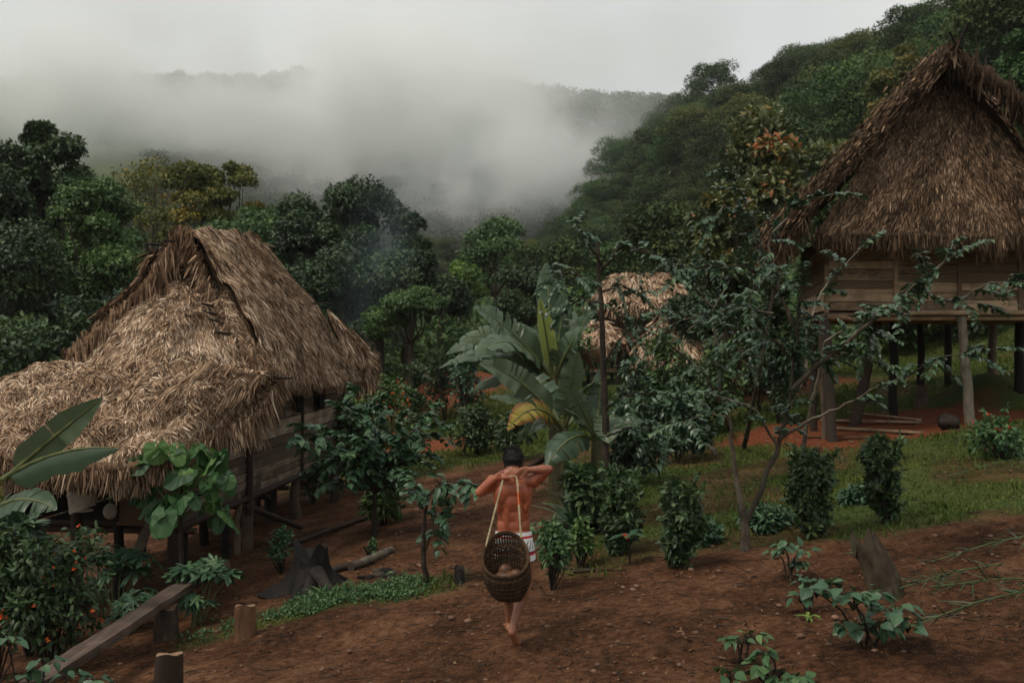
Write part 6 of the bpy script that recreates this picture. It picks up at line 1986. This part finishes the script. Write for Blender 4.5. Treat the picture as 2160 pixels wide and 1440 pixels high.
    ink = math_n(nt, 'MULTIPLY', band, math_n(nt, 'GREATER_THAN', wv, .70))
    nt.links.new(mixc(nt, ink, st.outputs[0], (.03, .025, .05)), bs.inputs['Base Color'])
    bs.inputs['Roughness'].default_value = .85
    b.build('shorts', m, e)
    return dict(hc=hc)
man()

# ------------------------------------------------------------------ the basket on its strap
def basket():
    cb = L3(-.045, -.085, .0)
    c0 = np.array([cb[0], cb[1] - .10, 0])
    e = empty('basket', L3(-.045, -.19, .44), 'brown open weave carrying basket hanging at the hips of the man', 'basket')
    b = MB(1300); r = b.rng
    ns, nr = 52, 32
    an = np.linspace(0, 2 * math.pi, ns, endpoint=False)
    def point(a, t, dr=0.0):
        """t 0 bottom .. 1 rim; the rim is cut low towards the camera and high at the back"""
        back = .5 + .5 * math.sin(a)                      # 1 at the back (towards the man)
        zb = .445 + .012 * math.cos(a)
        zr = .650 + .285 * back ** 1.2 + .015 * math.cos(a)
        z = zb + (zr - zb) * t
        h = (z - .445)
        rad = .088 + .086 * min(1, h / .15) ** .55 + .008 * math.sin(min(1, h / .4) * 3)
        rad += dr
        x = math.cos(a) * rad * 1.02 - .028 * (h / .4) + .012
        y = math.sin(a) * rad * .84
        return L3(-.040 + x, -.185 + y, z)
    for k in range(nr):
        t = k / (nr - 1)
        pts = [point(a, t + .008 * math.sin(a * ns / 2 * 1.0), .003 * (1 if (i + k) % 2 else -1)) for i, a in enumerate(np.append(an, an[0]))]
        pts[-1] = pts[0]
        b.tube(pts, .0054, 4, r.random(), 0, 0, False)
    for i, a in enumerate(an):
        for s_ in (-1, 1):
            ts = np.linspace(0, 1, 14)
            b.tube([point(a + s_ * .26 * t, t) for t in ts], .0050, 4, r.random(), 0, 0, False)
    # bottom
    for k in range(1, 8):
        pts = [L3(-.028 + (point(a, 0)[0] - L3(-.028, 0, 0)[0]) * k / 7.5, -.185 + (point(a, 0)[1] - L3(0, -.185, 0)[1]) * k / 7.5, .440) for a in np.append(an, an[0])]
        b.tube(pts, .006, 4, r.random(), 0, 0, False)
    m = wood_mat('basket_fibre', (.025, .014, .007), (.130, .070, .032), (30, 30, 30), rndw=.9)
    b.build('wicker', m, e)
    b = MB(1301)
    for dr, dt in ((.004, 0), (-.006, .0), (0, .022), (.003, -.03)):
        b.tube([point(a, 1.0 + dt, dr) for a in np.append(an, an[0])], .0075, 6, .7, 0, .2, False)
    b.build('rim', m, e)
    # strap in two runs and over the nape
    b = MB(1302)
    hl, hrr = L3(-.068, -.030, 1.385), L3(.040, -.030, 1.375)
    pl_, pr_ = point(math.radians(155), .97), point(math.radians(42), .97)
    def band(a_, c_, w, rn, bow=0.0, mi=0):
        t = np.linspace(0, 1, 16)[:, None]
        C = a_ * (1 - t) + c_ * t + np.array([0, -bow, 0]) * np.sin(t * math.pi)
        S = nrm(np.cross(nrm(c_ - a_), [0, -1.0, 0]))
        w_ = w * (1 + .12 * np.sin(t * 17))
        V = np.stack([C - S * w_ / 2, C + [0, -.003, 0], C + S * w_ / 2], 1)
        b.grid(V, np.repeat(np.linspace(0, 1, 16)[:, None], 3, 1)); b.grid(V + [0, .004, 0], np.repeat(np.linspace(0, 1, 16)[:, None], 3, 1))
    band(hl, pl_, .014, .6, .004); band(hrr, pr_, .015, .6, .004)
    b.tube([hl, L3(-.03, -.032, 1.385), L3(.0, -.036, 1.392), L3(.02, -.030, 1.39), hrr], .007, 6, .05)
    m, nt, bs = new_mat('bark_strap')
    n = noise_tex(nt, 22, 2, .5)
    c = ramp(nt, n, [(.35, (.30, .24, .13)), (.6, (.52, .44, .27)), (.72, (.30, .10, .04))])
    vv = attr(nt, 'rnd')
    oz = math_n(nt, 'MULTIPLY', math_n(nt, 'GREATER_THAN', vv, .22), math_n(nt, 'LESS_THAN', vv, .42))
    tcn = nt.nodes.new('ShaderNodeTexCoord'); sp = nt.nodes.new('ShaderNodeSeparateXYZ'); nt.links.new(tcn.outputs['Object'], sp.inputs[0])
    oz = math_n(nt, 'MULTIPLY', oz, math_n(nt, 'GREATER_THAN', sp.outputs[0], 0.0))
    nt.links.new(mixc(nt, oz, c, (.60, .13, .03)), bs.inputs['Base Color'])
    bs.inputs['Roughness'].default_value = .7
    b.build('strap', m, e)
    # what it carries
    b = MB(1303); r = b.rng
    b.ball(L3(-.035, -.20, .585), (.125, .10, .085), 16, 10, .5, 0, .2); b.ball(L3(.03, -.20, .63), (.06, .05, .05), 12, 8, .5, 0, .2); b.ball(L3(-.05, -.15, .66), (.06, .045, .05), 12, 8, .5, 0, .14)
    b.ball(L3(-.075, -.18, .60), (.05, .05, .06), 12, 8, .5, 0, .12); b.ball(L3(.01, -.18, .59), (.05, .05, .055), 12, 8, .5, 0, .12)
    m = plain_mat('brown_tubers', (.030, .015, .009), (.15, .065, .032), 14, .5, .004)
    tag(b.build('tubers', m), 'brown tubers lying in the bottom of the open basket', 'tubers')
basket()
